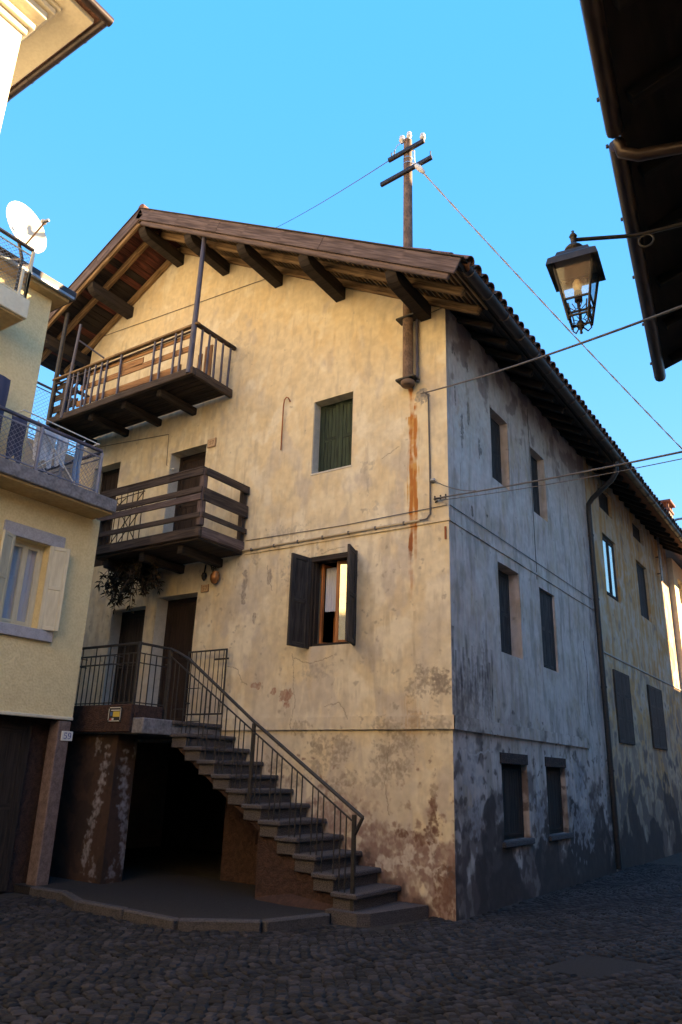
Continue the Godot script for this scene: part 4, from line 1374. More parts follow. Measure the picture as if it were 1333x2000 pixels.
	block("cap", C, Vector3(-0.42, 1.84, -0.42), Vector3(0.42, 1.92, 0.42), M.tile, 0.015)

func build_far_house():
	var H := thing("yellow_house", "bright yellow house catching the sun farther up the street", "house", Vector3.ZERO)
	var st := begin()
	wall(st, Vector3(0.16, 0, -15.22), Vector3.FORWARD, Vector3.UP, Vector3.RIGHT, [0.0, 10.0, -0.05, 8.2], [[0.6, 1.5, 6.9, 7.7, 0.2], [0.5, 1.6, 4.6, 6.4, 0.2], [2.9, 3.9, 4.6, 6.4, 0.2], [0.7, 1.7, 1.8, 3.4, 0.2]], [0.0, 3.0, 0.0, 3.0])
	done(st, "street_wall", M.sunny, H)
	st = begin()
	face(st, [Vector3(0.16, 0, -15.22), Vector3(-8.8, 0, -15.22), Vector3(-8.8, 8.2, -15.22), Vector3(0.16, 8.2, -15.22)], Vector3.BACK)
	face(st, [Vector3(0.16, 0, -25.2), Vector3(-8.8, 0, -25.2), Vector3(-8.8, 8.2, -25.2), Vector3(0.16, 8.2, -25.2)], Vector3.FORWARD)
	face(st, [Vector3(-0.4, 0, -15.3), Vector3(-0.4, 0, -25.1), Vector3(-0.4, 8.1, -25.1), Vector3(-0.4, 8.1, -15.3)], Vector3.RIGHT)
	done(st, "rear_wall", M.dull, H)
	for q in [[0.6, 0.9, 6.9, 0.8], [0.5, 1.1, 4.6, 1.8], [2.9, 1.0, 4.6, 1.8], [0.7, 1.0, 1.8, 1.6]]:
		var w := node_of(frame_mesh(q[1], q[3], 0.07, 0.05), "window", M.wood_board, H)
		w.transform = Transform3D(Basis(Vector3.UP, PI / 2), Vector3(-0.02, q[2], -15.22 - q[0]))
		for k in 2:
			leaf("shutter", w, yaw(Vector3(0.02 + k * (q[1] - 0.04) / 2, 0.02, 0.03), 0), (q[1] - 0.04) / 2, q[3] - 0.04, M.wood_board, 2, 0.04, 2)
	st = begin()
	cbox(st, bar_xf(Vector3(1.0, 8.05, -20.2), Vector3(-6.0, 12.0, -20.2)), Vector3(8.1, 0.14, 9.9), 0.01)
	done(st, "roof", M.tile, H)
	st = begin()
	tube(st, [Vector3(1.06, 7.98, -15.3), Vector3(1.06, 7.98, -25.0)], 0.06, 8)
	done(st, "gutter", M.gutter_brown, H)

# ---------------------------------------------------------------- houses on the left of the square
func build_left_house():
	var H := thing("cream_house", "cream house with a stepped back upper floor and a terrace over its lower wing", "house", Vector3.ZERO)
	var st := begin()
	# lower wing, street face at x = -5, end at z = 2
	wall(st, Vector3(-5, 0, 4.75), Vector3.FORWARD, Vector3.UP, Vector3.RIGHT, [0.0, 2.75, 2.22, 5.2], [[1.38, 1.95, 3.37, 4.58, 0.20]], [0, 3, 0, 3])
	face(st, [Vector3(-5, 2.22, 2), Vector3(-7.6, 2.22, 2), Vector3(-7.6, 5.2, 2), Vector3(-5, 5.2, 2)], Vector3.FORWARD)
	face(st, [Vector3(-7.6, 0, 2), Vector3(-7.6, 0, 4.75), Vector3(-7.6, 5.2, 4.75), Vector3(-7.6, 5.2, 2)], Vector3.LEFT)
	done(st, "lower_wall", M.cream, H)
	# recessed dark ground floor with a stone jamb at the corner
	st = begin()
	face(st, [Vector3(-5.32, -0.05, 4.8), Vector3(-5.32, -0.05, 2.0), Vector3(-5.32, 2.22, 2.0), Vector3(-5.32, 2.22, 4.8)], Vector3.RIGHT)
	face(st, [Vector3(-5.0, 2.22, 2.0), Vector3(-5.35, 2.22, 2.0), Vector3(-5.35, 2.22, 4.8), Vector3(-5.0, 2.22, 4.8)], Vector3.DOWN)
	face(st, [Vector3(-5.0, -0.05, 2.0), Vector3(-7.6, -0.05, 2.0), Vector3(-7.6, 2.22, 2.0), Vector3(-5.0, 2.22, 2.0)], Vector3.FORWARD)
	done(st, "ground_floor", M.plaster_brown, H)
	var gd := node_of(frame_mesh(2.3, 2.1, 0.08, 0.05), "garage_door", M.wood_black, H)
	gd.transform = Transform3D(Basis(Vector3.UP, PI / 2), Vector3(-5.30, 0.02, 4.75))
	leaf("door_leaf", gd, yaw(Vector3(0.06, 0.02, 0.02), 0), 1.09, 2.02, M.wood_black, 2, 0.05, 5)
	leaf("door_leaf", gd, yaw(Vector3(1.15, 0.02, 0.02), 0), 1.09, 2.02, M.wood_black, 2, 0.05, 5)
	block("stone_jamb", H, Vector3(-5.20, -0.02, 2.02), Vector3(-4.985, 2.18, 2.22), M.jamb, 0.012)
	block("base_ledge", H, Vector3(-5.02, 2.195, 2.0), Vector3(-4.975, 2.24, 4.74), M.cream_pale, 0.008)
	# window with pale surround and cream shutters
	block("window_lintel", H, Vector3(-5.01, 4.58, 2.58), Vector3(-4.965, 4.76, 3.56), M.lintel, 0.006)
	block("window_sill", H, Vector3(-5.05, 3.22, 2.56), Vector3(-4.945, 3.37, 3.50), M.lintel, 0.006)
	var w := node_of(frame_mesh(0.57, 1.21, 0.05, 0.06), "window", M.cream_paint, H)
	w.transform = Transform3D(Basis(Vector3.UP, PI / 2), Vector3(-5.19, 3.37, 3.37))
	for k in 2:
		var c := node_of(frame_mesh(0.235, 1.11, 0.042, 0.04), "casement", M.cream_paint, w)
		c.position = Vector3(0.05 + 0.235 * k, 0.05, 0.02)
		var g := begin()
		box_at(g, Vector3(0.092 + 0.235 * k, 0.09, 0.035), Vector3(0.243 + 0.235 * k, 1.12, 0.039), 0.0)
		done(g, "pane", M.glass, w)
	st = begin()
	st.set_smooth_group(0)
	for i in 36:
		var p := []
		for q in [[i, 0.06], [i, 1.14], [i + 1, 1.14], [i + 1, 0.06]]:
			var f: float = q[0] / 36.0
			p.append(Vector3(0.06 + 0.45 * f, q[1], -0.03 + 0.012 * sin(f * 40.0)))
		face(st, p, Vector3.BACK)
	done(st, "lace_curtain", M.curtain, w)
	leaf("shutter", w, Transform3D(Basis(Vector3.UP, deg_to_rad(-24.0)), Vector3(0.57, 0.0, 0.20)), 0.285, 1.21, M.cream_paint, 2, 0.035, 0)
	leaf("shutter", w, Transform3D(Basis(Vector3.UP, deg_to_rad(-152.0)), Vector3(0.0, 0.0, 0.20)), 0.285, 1.21, M.cream_paint, 2, 0.035, 0)
	# balcony slab that runs on as the terrace of the lower wing
	st = begin()
	box_at(st, Vector3(-7.7, 5.20, 2.13), Vector3(-4.48, 5.40, 6.2), 0.012)
	var slab := done(st, "terrace_slab", M.concrete, H)
	block("slab_soffit", slab, Vector3(-4.99, 5.17, 2.16), Vector3(-4.53, 5.202, 6.2), M.soffit, 0.004)
	# upper floor, set back from the end
	st = begin()
	face(st, [Vector3(-5, 5.4, 4.75), Vector3(-5, 5.4, 3.45), Vector3(-5, 8.5, 3.45), Vector3(-5, 8.5, 4.75)], Vector3.RIGHT)
	face(st, [Vector3(-5, 5.4, 3.45), Vector3(-7.6, 5.4, 3.45), Vector3(-7.6, 8.5, 3.45), Vector3(-5, 8.5, 3.45)], Vector3.FORWARD)
	face(st, [Vector3(-7.6, 5.4, 3.45), Vector3(-7.6, 5.4, 4.75), Vector3(-7.6, 8.5, 4.75), Vector3(-7.6, 8.5, 3.45)], Vector3.LEFT)
	done(st, "upper_wall", M.cream, H)
	st = begin()
	box_at(st, Vector3(-7.9, 8.36, 3.27), Vector3(-4.82, 8.42, 4.72), 0.01)
	done(st, "eaves_soffit", M.soffit, H)
	st = begin()
	box_at(st, Vector3(-7.95, 8.42, 3.20), Vector3(-4.76, 8.56, 4.72), 0.01)
	done(st, "roof", M.gutter_brown, H)
	block("eaves_trim", H, Vector3(-4.80, 8.40, 3.24), Vector3(-4.745, 8.45, 4.72), M.galvanised, 0.005)
	# small upper balcony (its railing carries the dish)
	var b := block("upper_balcony", H, Vector3(-5.0, 7.40, 4.16), Vector3(-4.34, 7.70, 6.2), M.cream_pale, 0.01)
	block("balcony_soffit", b, Vector3(-4.98, 7.375, 4.20), Vector3(-4.38, 7.402, 6.2), M.soffit, 0.004)
	var r := rail_panel(H, Vector3(-4.40, 7.70, 4.22), Vector3(-4.40, 7.70, 5.9), 0.82, M.cream_pale, M.gutter_brown, M.galvanised, 0.045, 2, "balcony_railing")
	for z in [4.22, 4.32]:
		block("post", r, Vector3(-4.42, 7.62, z - 0.02), Vector3(-4.38, 8.15, z + 0.02), M.cream_pale, 0.004)
	# terrace railing with wire mesh
	rail_panel(H, Vector3(-4.55, 5.40, 2.48), Vector3(-4.55, 5.40, 5.6), 0.69, M.rail_blue, M.iron_blue, M.rail_blue, 0.055, 3, "terrace_railing")
	rail_panel(H, Vector3(-4.58, 5.40, 2.46), Vector3(-7.5, 5.40, 2.46), 0.69, M.rail_blue, M.iron_blue, M.rail_blue, 0.055, 3, "terrace_railing")

# posts, rails and a panel of diamond mesh between two foot points
func rail_panel(H: Node, a: Vector3, b: Vector3, h: float, post: Material, top: Material, wire: Material, gap: float, bays: int, called: String) -> Node:
	var up := Vector3.UP
	var along := (b - a).normalized()
	var L := (b - a).length()
	var r := beam(called, H, a + up * h, b + up * h, 0.045, 0.05, top, up, 0.008)
	beam("rail", r, a + up * (h - 0.10), b + up * (h - 0.10), 0.02, 0.02, post)
	beam("rail", r, a + up * 0.05, b + up * 0.05, 0.02, 0.02, post)
	for i in bays + 1:
		var p := a + along * L * i / bays
		beam("post", r, p - up * 0.03, p + up * (h - 0.02), 0.04, 0.04, post, along, 0.004)
	for i in bays:
		var p0 := a + along * (L * i / bays + 0.03)
		var w := L / bays - 0.06
		var hh := h - 0.17
		var st := begin()
		for s in [1.0, -1.0]:
			var k := -hh
			while k < w:
				# a wire at 45 degrees, clipped to the panel
				var t0 := maxf(0.0, -k)
				var t1 := minf(hh, w - k)
				if t1 - t0 > 0.02:
					var y0 := t0 if s > 0 else hh - t0
					var y1 := t1 if s > 0 else hh - t1
					tube(st, [p0 + along * (k + t0) + up * (0.06 + y0), p0 + along * (k + t1) + up * (0.06 + y1)], 0.0028, 4, false)
				k += gap * 1.414
		done(st, "wire_mesh", wire, r)
	return r

func build_tall_left_house():
	var H := thing("tall_house", "tall pale house with moulded cornice and brown gutter", "house", Vector3.ZERO)
	var st := begin()
	face(st, [Vector3(-5, -0.05, 12.5), Vector3(-5, -0.05, 4.76), Vector3(-5, 13.0, 4.76), Vector3(-5, 13.0, 12.5)], Vector3.RIGHT)
	face(st, [Vector3(-5, -0.05, 4.76), Vector3(-12, -0.05, 4.76), Vector3(-12, 13.0, 4.76), Vector3(-5, 13.0, 4.76)], Vector3.FORWARD)
	face(st, [Vector3(-12, -0.05, 4.76), Vector3(-12, -0.05, 12.5), Vector3(-12, 13.0, 12.5), Vector3(-12, 13.0, 4.76)], Vector3.LEFT)
	face(st, [Vector3(-5, -0.05, 12.5), Vector3(-12, -0.05, 12.5), Vector3(-12, 13.0, 12.5), Vector3(-5, 13.0, 12.5)], Vector3.BACK)
	done(st, "wall", M.cream_pale, H)
	for f in 4:
		for k in 2:
			var w := node_of(frame_mesh(1.0, 1.6, 0.10, 0.07), "window", M.lintel, H)
			w.transform = Transform3D(Basis(Vector3.UP, PI / 2), Vector3(-5.0, 1.5 + f * 2.9, 8.0 + k * 3.0))
			leaf("shutter", w, yaw(Vector3(0.10, 0.10, 0.03), 0), 0.40, 1.40, M.cream_paint, 2, 0.04, 2)
			leaf("shutter", w, yaw(Vector3(0.50, 0.10, 0.03), 0), 0.40, 1.40, M.cream_paint, 2, 0.04, 2)
	# stepped cornice on the street side and the end
	for q in [[12.55, 12.68, 0.05], [12.68, 12.80, 0.12], [12.95, 13.10, 0.22], [13.10, 13.20, 0.30], [13.20, 13.26, 0.36]]:
		st = begin()
		box_at(st, Vector3(-12.0, q[0] + 0.001, 4.76 - q[2]), Vector3(-5.0 + q[2], q[1], 12.4), 0.012)
		done(st, "cornice_moulding", M.cream_pale, H)
	st = begin()
	box_at(st, Vector3(-12.6, 13.26, 3.95), Vector3(-4.42, 13.36, 12.9), 0.01)
	done(st, "eaves_soffit", M.cream_pale, H)
	st = begin()
	var e := [Vector3(-12.7, 13.36, 3.85), Vector3(-4.32, 13.36, 3.85), Vector3(-4.32, 13.36, 13.0), Vector3(-12.7, 13.36, 13.0)]
	var rg := [Vector3(-8.5, 15.6, 7.5), Vector3(-8.5, 15.6, 9.5)]
	face(st, [e[0], e[1], rg[0]], Vector3(0, 1, -1))
	face(st, [e[1], e[2], rg[1], rg[0]], Vector3(1, 1, 0))
	face(st, [e[2], e[3], rg[1]], Vector3(0, 1, 1))
	face(st, [e[3], e[0], rg[0], rg[1]], Vector3(-1, 1, 0))
	face(st, [e[0], e[1], e[2], e[3]], Vector3.DOWN)
	done(st, "roof", M.tile, H)
	st = begin()
	var gy := 13.40
	tube(st, [Vector3(-12.7, gy, 3.82), Vector3(-4.30, gy, 3.82)], 0.085, 12)
	tube(st, [Vector3(-4.27, gy, 3.74), Vector3(-4.27, gy, 13.0)], 0.085, 12)
	var g := done(st, "gutter", M.gutter_brown, H)
	for k in 8:
		var x := -4.9 - 0.75 * k
		var b := begin()
		lathe(b, Vector3(x, gy, 3.82), [Vector2(0.094, -0.015), Vector2(0.094, 0.015)], 12, Vector3.RIGHT)
		done(b, "gutter_bracket", M.gutter_brown, g)

# ---------------------------------------------------------------- right edge and what stands outside the frame
func build_right_house():
	var H := thing("dark_eaved_house", "shaded house whose dark deep eaves overhang the street", "house", Vector3.ZERO)
	# its street face runs a few degrees off the corner house
	var dir := Vector3(0.136, 0, 1).normalized()
	var out := Vector3(-dir.z, 0, dir.x)
	var o := Vector3(3.11, 0, 0.85)            # far end of the eaves edge on the ground plan
	var w0 := o - out * 1.05 + dir * 0.25
	var st := begin()
	var L := 15.0
	var a := w0
	var b := w0 + dir * L
	var d := -out * 6.0
	for q in [[a, b, out], [b, b + d, dir], [b + d, a + d, -out], [a + d, a, -dir]]:
		face(st, [q[0] + Vector3(0, -0.05, 0), q[1] + Vector3(0, -0.05, 0), q[1] + Vector3(0, 6.3, 0), q[0] + Vector3(0, 6.3, 0)], q[2])
	done(st, "wall", M.dull, H)
	# roof: low pitch falling to the street
	st = begin()
	var eave := Transform3D(Basis(dir, Vector3.UP, dir.cross(Vector3.UP)), o)
	var up := Vector3(0, 1, 0)
	var inward := -out
	var e0 := o + up * 6.02
	var e1 := o + dir * (L + 0.6) + up * 6.02
	var r0 := e0 + inward * 4.2 + up * 1.7
	var r1 := e1 + inward * 4.2 + up * 1.7
	var k0 := e0 + inward * 8.4
	var k1 := e1 + inward * 8.4
	var t := up * 0.16
	face(st, [e0, e1, r1, r0], Vector3.DOWN)
	face(st, [r0, r1, k1, k0], Vector3.DOWN)
	face(st, [e0 + t, e1 + t, r1 + t, r0 + t], Vector3.UP)
	face(st, [r0 + t, r1 + t, k1 + t, k0 + t], Vector3.UP)
	face(st, [e0, e1, e1 + t, e0 + t], out)
	face(st, [e0, r0, r0 + t, e0 + t], -dir)
	face(st, [r0, k0, k0 + t, r0 + t], -dir)
	var R := done(st, "roof", M.wood_soot, H)
	for k in 9:
		var z := 0.25 + k * 0.75
		beam("rafter", R, e0 + dir * z + inward * 0.10 - up * 0.02, e0 + dir * z + inward * 1.1 + up * 0.385, 0.10, 0.09, M.wood_soot)
	# gutter in two lengths with a joint, and the downpipe that leaves at the joint
	for q in [[-0.10, 3.62, 0.0], [3.72, 15.0, 0.03]]:
		var gs := begin()
		var y: float = 6.0 + q[2]
		var pts := []
		for i in 12:
			var f: float = lerpf(q[0], q[1], i / 11.0)
			pts.append(o + dir * f + out * 0.03 + up * (y + 0.008 * wobble.get_noise_2d(f * 200.0, 3.0)))
		tube(gs, pts, 0.062, 10)
		var g := done(gs, "gutter", M.gutter_brown, H)
		var z: float = q[0] + 0.3
		while z < q[1]:
			block_at(g, "gutter_bracket", o + dir * z + out * 0.10 + up * (y + 0.03), Vector3(0.02, 0.03, 0.02), M.iron)
			z += 0.85
	rod("downpipe", H, [o + dir * 3.66 + out * 0.02 + up * 5.99, o + dir * 3.66 + up * 5.88, o + dir * 3.64 + inward * 0.10 + up * 5.83, o + dir * 3.62 + inward * 0.95 + up * 5.72, o + dir * 3.62 + inward * 1.0 + up * 5.55, o + dir * 3.62 + inward * 1.0 + up * 0.1], 0.045, M.gutter_brown, 10)

func block_at(parent: Node, called: String, c: Vector3, s: Vector3, mat: Material) -> MeshInstance3D:
	var st := begin()
	cbox(st, Transform3D(Basis.IDENTITY, c), s, 0.004)
	return done(st, called, mat, parent)

func build_surroundings():
	# the tall block across the street that keeps the sun off the lane
	var T := thing("apartment_block", "tall block across the lane, standing back and shading the square", "building", Vector3.ZERO)
	var st := begin()
	box_at(st, Vector3(12.4, -0.05, -25.5), Vector3(20.0, 18.6, -3.0), 0.02)
	done(st, "wall", M.dull, T)
	st = begin()
	box_at(st, Vector3(12.0, 18.6, -25.8), Vector3(20.4, 18.95, -2.8), 0.02)
	done(st, "roof", M.tile, T)
	for f in 5:
		for k in 7:
			var w := node_of(frame_mesh(1.0, 1.5, 0.08, 0.06), "window", M.wood_dark, T)
			w.transform = Transform3D(Basis(Vector3.UP, -PI / 2), Vector3(12.4, 1.8 + f * 3.4, -4.6 - k * 3.2))
			leaf("shutter", w, yaw(Vector3(0.05, 0.03, 0.02), 0), 0.44, 1.44, M.shutter_green, 2, 0.04, 0)
			leaf("shutter", w, yaw(Vector3(0.51, 0.03, 0.02), 0), 0.44, 1.44, M.shutter_green, 2, 0.04, 0)
	var Y := thing("garden_wall", "long low garden wall along the lane opposite the street windows", "wall", Vector3.ZERO)
	st = begin()
	box_at(st, Vector3(5.5, -0.05, -26.0), Vector3(5.9, 3.0, 0.2), 0.02)
	done(st, "masonry", M.dull, Y)
	block("coping", Y, Vector3(5.4, 3.0, -26.1), Vector3(6.0, 3.12, 0.3), M.stone, 0.02)
	var N := thing("barn", "plain tall barn behind the garden wall farther up the lane", "barn", Vector3.ZERO)
	st = begin()
	box_at(st, Vector3(6.2, -0.05, -33.0), Vector3(10.0, 7.7, -19.0), 0.02)
	done(st, "wall", M.dull, N)
	st = begin()
	box_at(st, Vector3(6.0, 7.7, -33.3), Vector3(10.2, 7.95, -18.7), 0.02)
	done(st, "roof", M.tile, N)
	# the sunlit house across the square, mirrored in the open window and glowing on to the gable
	var S := thing("sunlit_house", "broad sunlit yellow house across the square, mirrored in the open window", "house", Vector3.ZERO)
	st = begin()
	var holes := []
	for f in 3:
		for k in 7:
			holes.append([2.0 + k * 3.6, 3.0 + k * 3.6, 1.4 + f * 3.3, 3.0 + f * 3.3, 0.15])
	wall(st, Vector3(9.5, 0, 14.6), Vector3.LEFT, Vector3.UP, Vector3.FORWARD, [0.0, 27.0, -0.05, 13.6], holes, [0.0, 3.0, 0.0, 3.0], 3.0, 0.0)
	done(st, "wall", M.sunny, S)
	st = begin()
	box_at(st, Vector3(-17.5, 0, 14.9), Vector3(9.5, 13.5, 22.6), 0.02)
	done(st, "inner_block", M.dull, S)
	for h in holes:
		var w := node_of(frame_mesh(1.0, 1.6, 0.08, 0.06), "window", M.cream_paint, S)
		w.transform = Transform3D(Basis(Vector3.UP, PI), Vector3(9.5 - h[0], h[2], 14.75))
		leaf("shutter", w, yaw(Vector3(0.05, 0.03, 0.02), 0), 0.44, 1.54, M.wood_board, 2, 0.04, 0)
		leaf("shutter", w, yaw(Vector3(0.51, 0.03, 0.02), 0), 0.44, 1.54, M.wood_board, 2, 0.04, 0)
	st = begin()
	cbox(st, bar_xf(Vector3(-4.0, 13.55, 13.9), Vector3(-4.0, 16.6, 19.1)), Vector3(6.1, 0.2, 28.0), 0.02)
	done(st, "roof", M.tile, S)

# ---------------------------------------------------------------- outside staircase
func build_staircase():
	var S := thing("staircase", "stone outside staircase with black iron railing climbing the gable wall", "staircase", Vector3.ZERO)
	var tops := []
	for k in range(1, 14):
		var y := 0.12 + 0.178 * (k - 1)
		tops.append(y)
		var st := begin()
		if k == 1:
			prism(st, [Vector2(-0.74, 1.13), Vector2(-0.66, 1.15), Vector2(-0.56, 1.02), Vector2(-0.36, 0.02), Vector2(-1.10, 0.02), Vector2(-1.10, 1.13)], -0.05, y)
		else:
			var x := -0.77 - 0.29 * (k - 2)
			var wob := rng.randf_range(-0.006, 0.006)
			# tread slab with a rounded nosing over a riser block
			cbox(st, Transform3D(Basis(Vector3.RIGHT, rng.randf_range(-0.006, 0.006)), Vector3(x - 0.145 + wob, y - 0.03, 0.535)), Vector3(0.36, 0.06, 1.05), 0.016)
			cbox(st, Transform3D(Basis.IDENTITY, Vector3(x - 0.165, y - 0.13, 0.52)), Vector3(0.29, 0.14, 1.0), 0.008)
		done(st, "step", M.stone, S)
	# brown plastered side wall under the lower flight
	var st := begin()
	var prof := [Vector2(-0.80, 0.0), Vector2(-0.80, 0.10), Vector2(-1.06, 0.26), Vector2(-2.30, 0.995), Vector2(-2.30, 0.0)]
	for s in [0.965, 0.02]:
		var pts := []
		for p in prof: pts.append(Vector3(p.x, p.y, s))
		face(st, pts, Vector3(0, 0, 1 if s > 0.5 else -1))
	for i in prof.size():
		var p: Vector2 = prof[i]
		var q: Vector2 = prof[(i + 1) % prof.size()]
		face(st, [Vector3(p.x, p.y, 0.02), Vector3(q.x, q.y, 0.02), Vector3(q.x, q.y, 0.965), Vector3(p.x, p.y, 0.965)], Vector3(q.y - p.y, p.x - q.x, 0) * (-1.0))
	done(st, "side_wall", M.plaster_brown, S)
	# plinth of cement washed up against it
	st = begin()
	var pr := [[-2.3, 0.10, 0.05], [-2.0, 0.16, 0.10], [-1.72, 0.20, 0.14], [-1.4, 0.17, 0.12], [-1.0, 0.13, 0.10]]
	for i in pr.size() - 1:
		var a: Array = pr[i]
		var b: Array = pr[i + 1]
		face(st, [Vector3(a[0], 0.05, 0.97 + a[2]), Vector3(b[0], 0.05, 0.97 + b[2]), Vector3(b[0], b[1], 0.97), Vector3(a[0], a[1], 0.97)], Vector3(0, 0.5, 1))
	done(st, "cement_fillet", M.plaster_brown, S)
	st = begin()
	face(st, [Vector3(-2.31, 0.05, 0.03), Vector3(-3.74, 0.05, 0.03), Vector3(-3.74, 1.85, 0.03), Vector3(-2.31, 0.97, 0.03)], Vector3.BACK)
	face(st, [Vector3(-3.74, 0.05, 0.03), Vector3(-3.74, 0.05, -0.2), Vector3(-3.74, 1.85, -0.2), Vector3(-3.74, 1.85, 0.03)], Vector3.LEFT)
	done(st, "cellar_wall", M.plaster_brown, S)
	# slab under the upper flight and the landing
	st = begin()
	cbox(st, bar_xf(Vector3(-2.28, 0.92, 0.51), Vector3(-3.98, 1.98, 0.51)), Vector3(2.05, 0.10, 0.94), 0.008)
	done(st, "soffit_slab", M.plaster_brown, S)
	st = begin()
	box_at(st, Vector3(-7.55, 2.04, 0.02), Vector3(-3.97, 2.255, 1.60), 0.012)
	done(st, "landing", M.concrete, S)
	block("landing_upstand", S, Vector3(-7.5, 2.06, 1.602), Vector3(-4.18, 2.44, 1.66), M.plaster_brown, 0.008)
	block("landing_upstand", S, Vector3(-4.235, 2.257, 1.06), Vector3(-4.18, 2.44, 1.60), M.plaster_brown, 0.008)
	# peeling pier and back wall under the landing
	st = begin()
	wall(st, Vector3(-7.05, 0, 1.52), Vector3.RIGHT, Vector3.UP, Vector3.BACK, [0.0, 2.5, -0.02, 2.04], [], [0.0, 2.5, 0.0, 2.1])
	face(st, [Vector3(-4.55, -0.02, 1.52), Vector3(-4.55, -0.02, 1.15), Vector3(-4.55, 2.04, 1.15), Vector3(-4.55, 2.04, 1.52)], Vector3.RIGHT, [Vector2(0.99, 1), Vector2(0.84, 1), Vector2(0.84, 0), Vector2(0.99, 0)])
	face(st, [Vector3(-7.05, -0.02, 1.15), Vector3(-4.55, -0.02, 1.15), Vector3(-4.55, 2.04, 1.15), Vector3(-7.05, 2.04, 1.15)], Vector3.FORWARD, [Vector2(0, 1), Vector2(0.8, 1), Vector2(0.8, 0), Vector2(0, 0)])
	done(st, "pier", M.pier, S)
	# railing of the flight
	var hr := rod("handrail", S, [Vector3(-0.70, 1.115, 1.0), Vector3(-2.46, 2.22, 1.0), Vector3(-3.78, 3.12, 1.0), Vector3(-4.03, 3.24, 1.0), Vector3(-4.22, 3.31, 1.0)], 0.024, M.iron, 8)
	beam("lower_rail", S, Vector3(-0.83, 1.06, 1.0), Vector3(-4.20, 3.20, 1.0), 0.02, 0.02, M.iron)
	rod("handrail", S, [Vector3(-0.70, 1.115, 1.0), Vector3(-0.82, 0.90, 1.0)], 0.022, M.iron, 8)
	for q in [[-0.82, 0.10, 1.14], [-2.46, 1.12, 2.20], [-4.20, 2.20, 3.30]]:
		beam("newel_post", S, Vector3(q[0], q[1], 1.0), Vector3(q[0], q[2], 1.0), 0.045, 0.045, M.iron, Vector3.BACK, 0.004)
	var x := -0.93
	var k := 0
	while x > -4.15:
		if absf(x + 2.46) > 0.05:
			var f := (-0.83 - x) / (4.20 - 0.83)
			var top := lerpf(1.06, 3.20, f)
			var step_y: float = 0.12 + 0.178 * (1.0 + floor((-0.77 - x) / 0.29))
			if x < -3.97: step_y = 2.26
			beam("baluster", S, Vector3(x, step_y - 0.015, 1.0), Vector3(x, top, 1.0), 0.014, 0.014, M.iron, Vector3.BACK, 0.002)
		k += 1
		x -= 0.085 if k % 3 != 0 else 0.17
	# little stepped ties between the balusters of the upper flight
	for q in 5:
		var xx := -2.62 - 0.29 * q
		var yy: float = 0.12 + 0.178 * (2.0 + floor((-0.77 - xx) / 0.29)) + 0.16
		beam("tie_bar", S, Vector3(xx, yy, 1.0), Vector3(xx - 0.25, yy, 1.0), 0.012, 0.012, M.iron)
	# landing railing: return beside the door, then along the front
	for q in [[Vector3(-4.22, 0, 1.02), Vector3(-4.22, 0, 1.60), 5], [Vector3(-4.22, 0, 1.60), Vector3(-7.4, 0, 1.60), 30]]:
		var a: Vector3 = q[0]
		var b: Vector3 = q[1]
		beam("landing_rail", S, a + Vector3(0, 3.31, 0), b + Vector3(0, 3.31, 0), 0.035, 0.035, M.iron)
		for y in [3.17, 3.03, 2.47]:
			beam("landing_rail", S, a + Vector3(0, y, 0), b + Vector3(0, y, 0), 0.016, 0.016, M.iron)
		for i in q[2] + 1:
			var p := a.lerp(b, float(i) / q[2])
			var full: bool = i % 3 == 0
			beam("baluster", S, p + Vector3(0, 2.44, 0), p + Vector3(0, 3.30 if full else 3.17, 0), 0.014, 0.014, M.iron, Vector3.BACK if a.x != b.x else Vector3.RIGHT, 0.002)
	beam("newel_post", S, Vector3(-4.22, 2.30, 1.60), Vector3(-4.22, 3.33, 1.60), 0.045, 0.045, M.iron, Vector3.BACK, 0.004)
	# empty flower-box holder hooked on the rail
	st = begin()
	for y in [3.0, 3.12]:
		tube(st, [Vector3(-4.55, y, 1.61), Vector3(-4.55, y, 1.80), Vector3(-5.35, y, 1.80), Vector3(-5.35, y, 1.61)], 0.008, 5)
	done(st, "flower_box_holder", M.iron, S)
	# open gate folded back on the wall at the head of the stairs
	var G := thing("iron_gate", "low black iron gate folded back against the ochre wall at the stair head", "gate", Vector3(-4.70, 2.40, 0.13))
	var fr := node_of(frame_mesh(0.86, 1.02, 0.026, 0.026), "gate_frame", M.iron, G)
	for i in 8:
		var gx := 0.09 + 0.1 * i
		beam("gate_bar", G, Vector3(gx, 0.03, 0.013), Vector3(gx, 1.0 if i % 3 != 1 else 0.995, 0.013), 0.012, 0.012, M.iron, Vector3.BACK, 0.002)
	beam("gate_rail", G, Vector3(0.6, 0.86, 0.013), Vector3(0.9, 0.86, 0.013), 0.03, 0.02, M.iron)
	beam("gate_rail", G, Vector3(0.02, 0.42, 0.013), Vector3(0.32, 0.42, 0.013), 0.014, 0.014, M.iron)
	for y in [0.2, 0.85]:
		rod("hinge", G, [Vector3(0.0, y, 0.01), Vector3(-0.02, y, -0.14)], 0.014, M.iron, 6)

# ---------------------------------------------------------------- pole and cables
func sag(a: Vector3, b: Vector3, drop: float, n := 24) -> Array:
	var p := []
	for i in n + 1:
		var t := float(i) / n
		p.append(a.lerp(b, t) - Vector3(0, drop * 4.0 * t * (1.0 - t), 0))
	return p

func cable(label: String, a: Vector3, b: Vector3, drop: float, r: float, mat: Material, group := "") -> MeshInstance3D:
	var o := rod("cable", self, sag(a, b, drop), r, mat, 5)
	tag(o, label, "cable", group)
	return o

